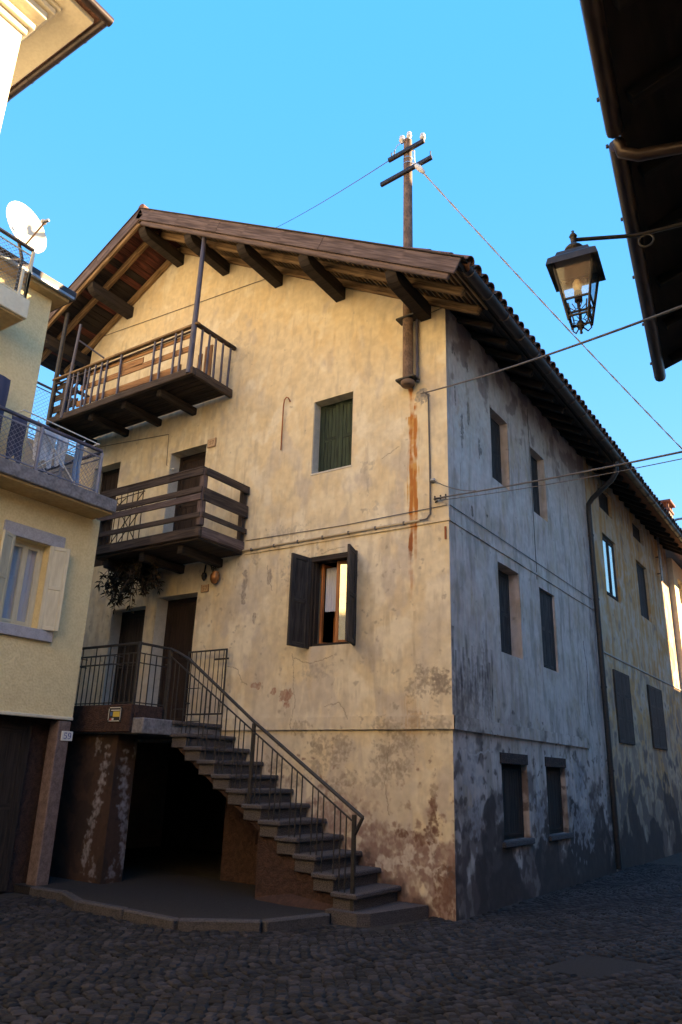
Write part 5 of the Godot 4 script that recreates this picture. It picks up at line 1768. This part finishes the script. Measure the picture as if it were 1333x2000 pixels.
func build_pole_and_cables():
	var P := thing("utility_pole", "rusty iron utility pole with two crossarms rising past the eaves of the corner house", "pole", Vector3(-0.585, 7.25, 0.13))
	rod("pole", P, [Vector3(0, 0, 0), Vector3(0.0, 2.4, 0), Vector3(-0.005, 4.72, 0)], [0.082, 0.080, 0.072], M.pole_rust, 14)
	var st := begin()
	lathe(st, Vector3(0, -0.02, 0), [Vector2(0.0, -0.03), Vector2(0.10, -0.03), Vector2(0.11, 0.0), Vector2(0.11, 0.04), Vector2(0.085, 0.06)], 14)
	done(st, "foot_collar", M.pole_rust, P)
	rod("conduit", P, [Vector3(0.125, 0.02, -0.07), Vector3(0.12, 1.22, -0.07)], 0.024, M.iron_blue, 8)
	for y in [0.05, 1.13]:
		beam("wall_clamp", P, Vector3(-0.17, y, 0.0), Vector3(0.16, y + 0.01, 0.0), 0.035, 0.19, M.iron, Vector3.UP, 0.006)
	# crossarms run along the gable
	for q in [[4.42, -0.34, 0.36, 0.045], [3.98, -0.49, 0.50, 0.04]]:
		st = begin()
		cbox(st, Transform3D(Basis(Vector3.BACK, 0.10), Vector3((q[1] + q[2]) * 0.5, q[0], 0.085)), Vector3(q[2] - q[1], 0.075, 0.06), 0.008)
		done(st, "crossarm", M.iron, P)
	for y in [4.30, 4.19]:
		st = begin()
		lathe(st, Vector3(0, y, 0), [Vector2(0.083, -0.012), Vector2(0.084, 0.012)], 14)
		done(st, "band", M.galvanised, P)
	for q in [[0.33, 4.50, 1.0], [-0.07, 4.66, 1.1], [0.07, 4.68, 0.9]]:
		st = begin()
		lathe(st, Vector3(q[0], q[1], 0.085), [Vector2(0.018, -0.04), Vector2(0.02, 0.0), Vector2(0.045 * q[2], 0.01), Vector2(0.05 * q[2], 0.04), Vector2(0.035, 0.05), Vector2(0.045 * q[2], 0.065), Vector2(0.04 * q[2], 0.10), Vector2(0.0, 0.115)], 12)
		done(st, "insulator", M.white, P)
	for q in [[-0.28, 4.41], [-0.22, 4.43], [0.47, 4.05]]:
		rod("bolt", P, [Vector3(q[0], q[1], 0.085), Vector3(q[0], q[1] + 0.12, 0.085)], 0.010, M.iron, 5)
	st = begin()
	lathe(st, Vector3(0.27, 3.90, 0.10), [Vector2(0.0, -0.15), Vector2(0.03, -0.13), Vector2(0.045, -0.05), Vector2(0.045, 0.06), Vector2(0.028, 0.10), Vector2(0.0, 0.11)], 12, Vector3(-0.55, 0.8, 0.2).normalized())
	done(st, "strain_insulator", M.white, P)
	st = begin()
	tube(st, [Vector3(0.10, 4.40, 0.06), Vector3(0.17, 4.33, 0.09), Vector3(0.18, 4.10, 0.10), Vector3(0.22, 3.98, 0.10)], 0.010, 6)
	tube(st, [Vector3(0.08, 4.16, 0.06), Vector3(0.15, 4.08, 0.08), Vector3(0.22, 4.0, 0.10)], 0.012, 6)
	tube(st, [Vector3(-0.24, 4.50, 0.085), Vector3(-0.17, 4.62, 0.085), Vector3(-0.06, 4.66, 0.085)], 0.006, 5)
	done(st, "jumper_wire", M.cable_pale, P)
	# overhead lines
	cable("thin dark wire leaving the pole's upper crossarm over the ridge", Vector3(-0.90, 11.64, 0.21), Vector3(-11.55, 20.3, -8.0), 0.12, 0.008, M.cable)
	st = begin()
	for s in 2:
		var pts := []
		var a := Vector3(-0.24, 11.02, 0.20)
		var b := Vector3(5.5, 3.77, -11.97)
		for i in 141:
			var t := i / 140.0
			var c := a.lerp(b, t) - Vector3(0, 0.22 * 4.0 * t * (1.0 - t), 0)
			pts.append(c + Vector3(cos(t * 150.0 + s * PI), sin(t * 150.0 + s * PI), 0) * 0.008)
		tube(st, pts, 0.008, 5)
	tag(done(st, "cable", M.cable_pale, self), "pale twisted cable running from the white strain insulator on the pole across the sky", "cable")
	cable("thick grey cable from the cement patch under the pole to the dark eaved house", Vector3(-0.40, 7.05, 0.06), Vector3(4.05, 4.65, 4.27), 0.05, 0.011, M.cable)
	cable("stout grey cable crossing the lane below the string of window heads", Vector3(-0.2, 5.33, 0.05), Vector3(4.1, 4.40, 2.35), 0.03, 0.011, M.cable)
	cable("slack thin cable hung from the wall hook beside the stout grey one", Vector3(-0.22, 5.62, 0.04), Vector3(0.62, 5.16, 0.46), 0.05, 0.006, M.cable)
	cable("thin companion wire just beneath the stout grey cable", Vector3(-0.12, 5.29, 0.05), Vector3(4.1, 4.34, 2.35), 0.05, 0.005, M.cable)
	# wall brackets for the two lines
	var w := thing("cable_bracket", "iron wall bracket holding the stout grey cable at the house corner", "bracket", Vector3(-0.21, 5.32, 0.0))
	beam("arm", w, Vector3(0.0, 0.0, 0.05), Vector3(0.20, 0.005, 0.05), 0.022, 0.022, M.iron)
	for x in [0.02, 0.11, 0.19]:
		rod("stud", w, [Vector3(x, -0.02, 0.05), Vector3(x, 0.045, 0.05)], 0.012, M.iron, 6)
	rod("fixing", w, [Vector3(0.03, -0.05, 0.05), Vector3(0.03, 0.0, -0.02)], 0.012, M.iron, 6)
	var hk := thing("cable_hook", "small eye hook holding the slack thin cable at the house corner", "hook", Vector3(-0.22, 5.62, 0.0))
	st = begin()
	lathe(st, Vector3(0, 0, 0.04), [Vector2(0.0, -0.05), Vector2(0.03, -0.03), Vector2(0.03, 0.02), Vector2(0.0, 0.04)], 8, Vector3(1, 0, 0))
	done(st, "eye", M.galvanised, hk)
	rod("pin", hk, [Vector3(0, 0, 0.04), Vector3(0, 0, -0.03)], 0.008, M.iron, 5)
	# cables clipped to the wall
	st = begin()
	tube(st, [Vector3(-0.37, 7.08, 0.04), Vector3(-0.29, 7.02, 0.03), Vector3(-0.285, 6.4, 0.025), Vector3(-0.275, 5.6, 0.025), Vector3(-0.28, 5.12, 0.025), Vector3(-0.33, 5.05, 0.035), Vector3(-0.45, 5.045, 0.035)], 0.013, 6)
	tag(done(st, "wall_cable", M.cable, self), "dark cable clipped vertically to the ochre wall beside the corner", "cable")
	var cp := thing("conduit_pipe", "plaster-coloured conduit pipe lying along the string course of the gable wall", "pipe", Vector3.ZERO)
	rod("pipe", cp, [Vector3(-0.44, 5.045, 0.036), Vector3(-2.0, 5.042, 0.036), Vector3(-3.78, 5.05, 0.036)], 0.02, M.conduit, 8)
	for k in 7:
		block_at(cp, "clip", Vector3(-0.7 - 0.48 * k, 5.044, 0.034), Vector3(0.03, 0.05, 0.05), M.cable)
	for q in [[[Vector3(-8.6, 10.72, 0.015), Vector3(-3.72, 10.42, 0.012)], "thin wire stretched across the gable above the upper balcony"], [[Vector3(-0.02, 5.215, 0.012), Vector3(-1.8, 5.19, 0.010), Vector3(-3.75, 5.23, 0.012)], "thin wire pinned along the wall just above the conduit pipe"], [[Vector3(-8.0, 7.90, 0.012), Vector3(-5.93, 7.70, 0.012), Vector3(-5.90, 7.05, 0.012), Vector3(-5.80, 6.98, -0.05)], "thin wire running to a white knob beside the balcony door"], [[Vector3(-0.46, 8.42, 0.02), Vector3(-0.01, 8.47, 0.012)], "short wire from the pole clamp to the house corner"], [[Vector3(0.012, 5.22, -0.02), Vector3(0.012, 5.20, -6.7)], "thin wire pinned along the street wall above the string course"], [[Vector3(0.012, 8.2, -3.4), Vector3(0.012, 4.9, -3.42)], "thin wire dropping down the street wall between the window bays"]]:
		tag(rod("wire", self, q[0], 0.006, M.cable, 5), q[1], "wire")
	# hook with a long rod
	var hr := rod("hooked_rod", self, [Vector3(-3.09, 6.73, 0.03), Vector3(-3.075, 7.55, 0.05), Vector3(-3.06, 7.66, 0.05), Vector3(-3.02, 7.70, 0.05), Vector3(-2.98, 7.68, 0.045), Vector3(-2.97, 7.62, 0.0)], 0.011, M.rust, 6)
	tag(hr, "long rusty hooked iron rod hanging beside the green shuttered window", "rod")

# ---------------------------------------------------------------- street lantern
func build_lantern():
	var at := Vector3(3.17, 4.685, 4.34)
	var L := thing("street_lantern", "black four-sided street lantern with a pale bulb on an iron arm", "lantern", at)
	L.rotation.y = 0.119
	L.scale = Vector3.ONE * 0.93
	# body: four glass sides, wider at the top
	var y0 := 0.17
	var y1 := 0.50
	var y2 := 0.10
	var h0 := 0.075
	var h1 := 0.150
	var wid := func(y: float) -> float: return lerpf(h0, h1, (y - 0.02) / 0.48)
	var st := begin()
	for sx in [-1.0, 1.0]:
		for sz in [-1.0, 1.0]:
			tube(st, [Vector3(sx * wid.call(0.0), 0.0, sz * wid.call(0.0)), Vector3(sx * wid.call(y1), y1, sz * wid.call(y1))], 0.011, 6)
	for y in [0.03, y0, y1]:
		var w: float = wid.call(y)
		for s in [-1.0, 1.0]:
			cbox(st, Transform3D(Basis.IDENTITY, Vector3(0, y, s * w)), Vector3(2 * w, 0.018, 0.014), 0.003)
			cbox(st, Transform3D(Basis.IDENTITY, Vector3(s * w, y, 0)), Vector3(0.014, 0.018, 2 * w), 0.003)
	var F := done(st, "lantern_frame", M.iron, L)
	for a in 4:
		var b := Basis(Vector3.UP, a * PI / 2)
		var g := begin()
		var wa: float = wid.call(y0) - 0.004
		var wb: float = wid.call(y1) - 0.004
		face(g, [b * Vector3(-wa, y0, wa), b * Vector3(wa, y0, wa), b * Vector3(wb, y1, wb), b * Vector3(-wb, y1, wb)], b * Vector3.BACK)
		done(g, "pane", M.glass, L)
		# sunburst grille below the pane
		var gr := begin()
		var c := b * Vector3(0, 0.045, wid.call(0.045))
		for k in 7:
			var an := PI * (k + 0.5) / 7.0
			var dr := b * Vector3(cos(an), 0, 0) + Vector3(0, sin(an), 0)
			var far := minf(0.085, 0.11 / maxf(sin(an), 0.2))
			tube(gr, [c + dr * 0.032, c + dr * far + b * Vector3(0, 0, 0.012)], 0.0035, 5)
		var arc := []
		for k in 13:
			var an := PI * k / 12.0
			arc.append(c + b * Vector3(cos(an) * 0.032, 0, 0) + Vector3(0, sin(an) * 0.032, 0))
		tube(gr, arc, 0.0035, 5)
		done(gr, "sunburst_grille", M.iron, L)
		# scroll legs that meet at the finial
		var sc := begin()
		tube(sc, [b * Vector3(0.07, 0.15, 0.07), b * Vector3(0.055, 0.05, 0.055), b * Vector3(0.07, -0.02, 0.07), b * Vector3(0.045, -0.06, 0.045), b * Vector3(0.012, -0.035, 0.012)], 0.006, 6)
		done(sc, "scroll", M.iron, L)
	# roof skirt flaring out over the glass, flat crown, ball and spike
	st = begin()
	var rings := [[0.195, 0.455], [0.180, 0.52], [0.13, 0.565], [0.118, 0.60], [0.05, 0.625]]
	for i in rings.size() - 1:
		for a in 4:
			var b := Basis(Vector3.UP, a * PI / 2)
			var p: Array = rings[i]
			var q: Array = rings[i + 1]
			face(st, [b * Vector3(-p[0], p[1], p[0]), b * Vector3(p[0], p[1], p[0]), b * Vector3(q[0], q[1], q[0]), b * Vector3(-q[0], q[1], q[0])], b * Vector3(0, 0.3, 1))
	for a in 4:
		var b := Basis(Vector3.UP, a * PI / 2)
		face(st, [b * Vector3(-0.195, 0.455, 0.195), b * Vector3(0.195, 0.455, 0.195), b * Vector3(0.150, 0.50, 0.150), b * Vector3(-0.150, 0.50, 0.150)], Vector3.DOWN)
	done(st, "lantern_roof", M.iron, L)
	st = begin()
	face(st, [Vector3(-0.145, 0.515, -0.145), Vector3(0.145, 0.515, -0.145), Vector3(0.145, 0.515, 0.145), Vector3(-0.145, 0.515, 0.145)], Vector3.DOWN)
	done(st, "reflector", M.lamp_inside, L)
	st = begin()
	lathe(st, Vector3(0, 0.62, 0), [Vector2(0.05, 0.0), Vector2(0.045, 0.015), Vector2(0.072, 0.04), Vector2(0.075, 0.055), Vector2(0.06, 0.075), Vector2(0.03, 0.09), Vector2(0.022, 0.12), Vector2(0.024, 0.17), Vector2(0.032, 0.178), Vector2(0.020, 0.20), Vector2(0.008, 0.215), Vector2(0.012, 0.228), Vector2(0.0, 0.238)], 14)
	done(st, "crown", M.iron, L)
	st = begin()
	lathe(st, Vector3(0, -0.105, 0), [Vector2(0.0, 0.0), Vector2(0.012, 0.01), Vector2(0.008, 0.035), Vector2(0.026, 0.06), Vector2(0.032, 0.085), Vector2(0.022, 0.11), Vector2(0.010, 0.125), Vector2(0.010, 0.29), Vector2(0.0, 0.29)], 12)
	done(st, "finial", M.iron, L)
	st = begin()
	lathe(st, Vector3(0, 0.19, 0), [Vector2(0.0, 0.0), Vector2(0.030, 0.0), Vector2(0.030, 0.085), Vector2(0.0, 0.085)], 12)
	done(st, "lamp_socket", M.wood_dark, L)
	st = begin()
	lathe(st, Vector3(0, 0.275, 0), [Vector2(0.018, 0.0), Vector2(0.028, 0.02), Vector2(0.036, 0.05), Vector2(0.034, 0.08), Vector2(0.022, 0.105), Vector2(0.0, 0.115)], 14)
	done(st, "bulb", M.bulb, L)
	# arm to the house wall with its scroll
	rod("arm", L, [Vector3(0.0, 0.765, 0.0), Vector3(0.45, 0.80, -0.20), Vector3(1.45, 0.86, -0.32)], 0.016, M.iron, 8)
	var ring := []
	for k in 17: ring.append(Vector3(0.52 + 0.055 * cos(TAU * k / 16.0), 0.735 + 0.055 * sin(TAU * k / 16.0), -0.21))
	rod("arm_scroll", L, ring, 0.008, M.iron, 6)

# ---------------------------------------------------------------- smaller things
func letters(parent: Node, text: String, xf: Transform3D, h: float, mat: Material, called := "number"):
	var f := SystemFont.new()
	f.font_names = PackedStringArray(["Droid Serif"])
	var t := TextMesh.new()
	t.font = f
	t.text = text
	t.font_size = 64
	t.pixel_size = h / 46.0
	t.depth = 0.002
	var o := node_of(t, called, mat, parent)
	o.transform = xf

func build_small_things():
	# house numbers
	for q in [["57", Vector3(-4.75, 7.25, 0.012), 0.20, 0.17, "clay number plate beside the balcony door", M.plate_clay, M.ink_brown], ["57", Vector3(-4.59, 4.505, 0.012), 0.17, 0.13, "clay number plate beside the landing door", M.plate_clay, M.ink_brown]]:
		var n := thing("number_plate", q[4], "number plate", q[1])
		block("plate", n, Vector3(-q[2] / 2, -q[3] / 2, -0.014), Vector3(q[2] / 2, q[3] / 2, 0.006), q[5], 0.004)
		var st2 := begin()
		for s in [-1.0, 1.0]:
			box_at(st2, Vector3(s * q[2] * 0.48 - 0.005, -q[3] / 2, 0.005), Vector3(s * q[2] * 0.48 + 0.005, q[3] / 2, 0.010), 0.001)
		box_at(st2, Vector3(-q[2] / 2 + 0.011, -q[3] / 2, 0.005), Vector3(q[2] / 2 - 0.011, -q[3] / 2 + 0.009, 0.0095), 0.001)
		done(st2, "rim", M.ink_brown, n)
		letters(n, q[0], Transform3D(Basis.IDENTITY, Vector3(0, 0, 0.008)), 0.075, q[6])
	var n2 := thing("number_plate", "white enamel number plate on top of the stone jamb of the cream house", "number plate", Vector3(-4.975, 1.98, 2.06))
	n2.rotation.y = PI / 2
	block("plate", n2, Vector3(-0.10, -0.065, -0.012), Vector3(0.085, 0.065, 0.006), M.white, 0.012)
	letters(n2, "59", Transform3D(Basis.IDENTITY, Vector3(-0.005, 0, 0.008)), 0.085, M.ink_blue)
	# small dark notice with a pale border on the landing
	var s := thing("notice_sign", "small black notice with pale rim and yellow panel on the landing edge", "sign", Vector3(-4.50, 2.30, 1.672))
	block("plate", s, Vector3(-0.14, -0.105, -0.008), Vector3(0.14, 0.105, 0.004), M.sign_black, 0.02)
	var st := begin()
	for x in [-0.125, 0.125]: box_at(st, Vector3(x - 0.004, -0.08, 0.003), Vector3(x + 0.004, 0.08, 0.0062), 0.001)
	for y in [-0.092, 0.092]: box_at(st, Vector3(-0.11, y - 0.004, 0.003), Vector3(0.11, y + 0.004, 0.0062), 0.001)
	box_at(st, Vector3(-0.08, 0.05, 0.003), Vector3(0.10, 0.062, 0.0062), 0.001)
	done(st, "rim", M.white, s)
	block("yellow_panel", s, Vector3(-0.03, -0.035, 0.003), Vector3(0.11, 0.038, 0.0065), M.sign_yellow, 0.002)
	block("blue_panel", s, Vector3(-0.09, -0.02, 0.003), Vector3(-0.045, 0.03, 0.0065), M.sign_blue, 0.002)
	block("red_corner", s, Vector3(-0.09, -0.085, 0.003), Vector3(-0.05, -0.06, 0.0065), M.sign_red, 0.002)
	block("white_corner", s, Vector3(-0.048, -0.082, 0.003), Vector3(-0.01, -0.052, 0.0065), M.white, 0.002)
	build_hanging_plant()
	# iron ornament with a copper pot, and a hanging tool beside it
	var o := thing("wall_ornament", "wrought iron wall bracket with a hanging copper pot below the lower balcony", "ornament", Vector3(-4.36, 4.80, 0.0))
	st = begin()
	for k in 3:
		var pts := []
		for i in 15:
			var a := i / 14.0 * TAU * 0.9 + k
			pts.append(Vector3(-0.03 + 0.045 * cos(a) + 0.03 * (k - 1), 0.09 + 0.05 * sin(a) - 0.05 * k, 0.05 + 0.01 * k))
		tube(st, pts, 0.007, 5)
	tube(st, [Vector3(-0.05, 0.16, -0.02), Vector3(-0.02, 0.10, 0.06), Vector3(0.02, -0.02, 0.10), Vector3(0.05, -0.06, 0.10)], 0.009, 5)
	done(st, "scroll_bracket", M.iron, o)
	st = begin()
	lathe(st, Vector3(0.06, -0.17, 0.10), [Vector2(0.0, -0.10), Vector2(0.04, -0.09), Vector2(0.075, -0.03), Vector2(0.08, 0.05), Vector2(0.05, 0.10), Vector2(0.055, 0.115)], 14, Vector3(0.15, 1, 0).normalized())
	done(st, "pot", M.copper, o)
	var t := thing("hanging_tool", "dark iron tool hanging on the wall above the landing number plate", "tool", Vector3(-4.60, 4.80, 0.03))
	rod("handle", t, [Vector3(0.0, 0.12, 0.0), Vector3(0.0, -0.03, 0.02)], 0.012, M.wood_black, 6)
	st = begin()
	lathe(st, Vector3(0.0, -0.08, 0.02), [Vector2(0.0, -0.10), Vector2(0.035, -0.06), Vector2(0.05, 0.0), Vector2(0.035, 0.045), Vector2(0.0, 0.06)], 8)
	done(st, "head", M.iron, t)
	build_dish()
	build_laundry()
	# swan-neck lamp bracket up the street
	var gl := thing("swan_neck_bracket", "grey swan-neck lamp pipe bolted to the orange-stained house", "lamp bracket", Vector3(0.12, 6.9, -13.65))
	var pts := [Vector3(0, 0.22, 0), Vector3(0, 1.35, 0)]
	for k in 9:
		var a := PI - PI * 0.62 * k / 8.0
		pts.append(Vector3(0.75 + 0.75 * cos(a), 1.5 + 0.75 * sin(a), -0.12 * k))
	rod("pipe", gl, pts, 0.035, M.galvanised, 10)
	for y in [0.45, 0.95]:
		beam("fixing", gl, Vector3(-0.12, y, 0.0), Vector3(0.03, y, 0.0), 0.03, 0.03, M.iron)
	# mesh fence on a terrace behind the left gable end
	var T := thing("mesh_fence", "wire mesh fence on a terrace behind the far end of the upper balcony", "fence", Vector3(-9.6, 8.2, 0))
	block("terrace_wall", T, Vector3(-3.2, -8.2, -3.2), Vector3(0.06, 0.0, 2.6), M.dull, 0.02)
	rail_panel(T, Vector3(0, 0.0, -1.2), Vector3(0, 0.0, 2.5), 1.35, M.iron_blue, M.iron_blue, M.cable, 0.07, 3, "fence_panel")
	# white knob on the balcony door reveal
	var kn := thing("bell_knob", "white porcelain knob on the reveal of the balcony door", "knob", Vector3(-5.80, 6.97, -0.06))
	st = begin()
	lathe(st, Vector3.ZERO, [Vector2(0.0, -0.012), Vector2(0.02, -0.012), Vector2(0.022, 0.01), Vector2(0.012, 0.02), Vector2(0.02, 0.03), Vector2(0.0, 0.042)], 12, Vector3.RIGHT)
	done(st, "knob", M.white, kn)

func build_hanging_plant():
	var H := thing("hanging_plant", "shaggy dark dried plant hanging under the lower balcony by the landing doors", "plant", Vector3(-5.80, 4.62, 0.55))
	var st := begin()
	var lf := begin()
	for k in 46:
		# each stem leaves the hook, arches out and droops
		var a := k * 2.399
		var reach := rng.randf_range(0.18, 0.78)
		var fall := rng.randf_range(0.25, 0.85) * (1.15 if cos(a) < -0.2 else 0.85)
		var pts := []
		for i in 7:
			var t := i / 6.0
			pts.append(Vector3(cos(a) * reach * (1.0 - pow(1.0 - t, 1.8)), 0.36 + 0.12 * sin(t * PI * 0.6) - fall * t * t, sin(a) * reach * 0.55 * t) + Vector3(rng.randf_range(-0.02, 0.02), 0, rng.randf_range(-0.02, 0.02)))
		tube(st, pts, 0.006, 4)
		for q in 80:
			var t := rng.randf_range(0.08, 1.0)
			var i := mini(5, int(t * 6.0))
			var p: Vector3 = pts[i].lerp(pts[i + 1], t * 6.0 - i)
			var d := Vector3(rng.randf_range(-1, 1), rng.randf_range(-1.5, 0.4), rng.randf_range(-1, 1)).normalized()
			var sd := d.cross(Vector3(rng.randf(), rng.randf(), rng.randf()) - Vector3.ONE * 0.5).normalized()
			var l := rng.randf_range(0.05, 0.14)
			var w := l * rng.randf_range(0.12, 0.22)
			var v := rng.randf_range(0.4, 1.5)
			lf.set_color(Color(0.024 * v, 0.018 * v, 0.010 * v) if rng.randf() < 0.85 else Color(0.06, 0.035, 0.015))
			var m := p + d * l * 0.45 + Vector3(0, 0.01, 0)
			face(lf, [p, m + sd * w, p + d * l], Vector3.UP)
			face(lf, [p, m - sd * w, p + d * l], Vector3.UP)
	done(st, "stems", M.wood_dark, H)
	done(lf, "foliage", M.leaf, H)
	rod("hook_wire", H, [Vector3(0, 0.45, 0), Vector3(0, 0.30, 0)], 0.006, M.iron, 5)

func build_dish():
	var D := thing("satellite_dish", "large cream satellite dish on the railing of the upper balcony", "satellite dish", Vector3(-4.57, 8.93, 4.31))
	var n := Vector3(0.965, 0.15, -0.17).normalized()
	var st := begin()
	lathe(st, -n * 0.06, [Vector2(0.0, 0.0), Vector2(0.08, 0.003), Vector2(0.18, 0.018), Vector2(0.28, 0.045), Vector2(0.37, 0.08), Vector2(0.378, 0.086), Vector2(0.378, 0.076), Vector2(0.28, 0.030), Vector2(0.18, 0.004), Vector2(0.0, -0.014)], 36, n)
	done(st, "reflector", M.dish, D)
	var lowdir := (Vector3.DOWN - n * Vector3.DOWN.dot(n)).normalized()
	var foot := lowdir * 0.33 - n * 0.0
	var lnb := n * 0.38 + lowdir * 0.06
	rod("feed_arm", D, [foot, lnb], 0.014, M.pole_rust, 8)
	st = begin()
	lathe(st, lnb, [Vector2(0.0, -0.05), Vector2(0.025, -0.05), Vector2(0.025, 0.02), Vector2(0.042, 0.03), Vector2(0.042, 0.06), Vector2(0.0, 0.062)], 12, (-n - lowdir * 0.1).normalized())
	done(st, "feed_horn", M.galvanised, D)
	rod("mount", D, [-n * 0.08, -n * 0.12 + lowdir * 0.2, Vector3(0.14, -0.62, 0.04), Vector3(0.14, -1.15, 0.04)], 0.024, M.iron, 8)

# a hanging cloth: width along dir, rippled
func cloth(called: String, label: String, a: Vector3, b: Vector3, drop: float, taper: float, mat: Material, cat := "laundry") -> MeshInstance3D:
	var st := begin()
	st.set_smooth_group(0)
	var along := b - a
	var nrm := along.cross(Vector3.UP).normalized()
	var n := 14
	var m := 10
	for i in n:
		for j in m:
			var p := []
			for q in [[i, j], [i, j + 1], [i + 1, j + 1], [i + 1, j]]:
				var f: float = float(q[0]) / n
				var g: float = float(q[1]) / m
				var fx := 0.5 + (f - 0.5) * (1.0 - taper * g)
				p.append(a + along * fx - Vector3(0, drop * g * (1.0 + 0.08 * sin(f * 9.0)), 0) + nrm * (0.02 * sin(f * 13.0 + a.z * 7.0) * (0.3 + g) + 0.01 * sin(g * 8.0)))
			face(st, p, nrm)
	var o := done(st, called, mat, self)
	tag(o, label, cat, "laundry on the terrace")
	return o

func build_laundry():
	# folding rack of white rods leaning out over the terrace rail
	var R := thing("drying_rack", "white folding clothes rack standing on the terrace", "drying rack", Vector3(-4.85, 5.40, 3.1))
	for x in [-0.3, 0.0, 0.3]:
		rod("rack_rod", R, [Vector3(x, 0.80, 0.75), Vector3(x, 0.78, -0.55)], 0.009, M.white, 6)
	for z in [0.75, -0.55]:
		rod("rack_rod", R, [Vector3(-0.3, 0.79, z), Vector3(0.3, 0.79, z)], 0.009, M.white, 6)
	for q in [[0.45, -0.35], [-0.35, 0.45]]:
		rod("rack_leg", R, [Vector3(0.22, 0.0, q[0]), Vector3(0.22, 0.78, q[1])], 0.010, M.white, 6)
		rod("rack_leg", R, [Vector3(-0.22, 0.0, q[0]), Vector3(-0.22, 0.78, q[1])], 0.010, M.white, 6)
	cloth("shirt", "white shirt hanging on the terrace rack by the mesh railing", Vector3(-4.66, 6.16, 3.55), Vector3(-4.66, 6.15, 3.20), 0.55, 0.15, M.cloth_white)
	cloth("towel", "pale towel hanging in the middle of the terrace rack", Vector3(-4.72, 6.15, 3.16), Vector3(-4.72, 6.15, 2.95), 0.46, 0.2, M.cloth_white)
	cloth("trousers", "light blue trouser leg hanging at the end of the terrace rack", Vector3(-4.66, 6.15, 2.88), Vector3(-4.66, 6.15, 2.74), 0.66, 0.1, M.cloth_blue)
	cloth("checked_cloth", "dark patterned cloth hanging at the street end of the terrace rack", Vector3(-4.72, 6.14, 3.90), Vector3(-4.72, 6.15, 3.66), 0.62, 0.0, M.cloth_dark)
	cloth("blanket", "dark blue blanket hanging high over the terrace by the cream wall", Vector3(-4.70, 6.65, 4.35), Vector3(-4.70, 6.62, 4.02), 0.95, 0.0, M.cloth_dark)
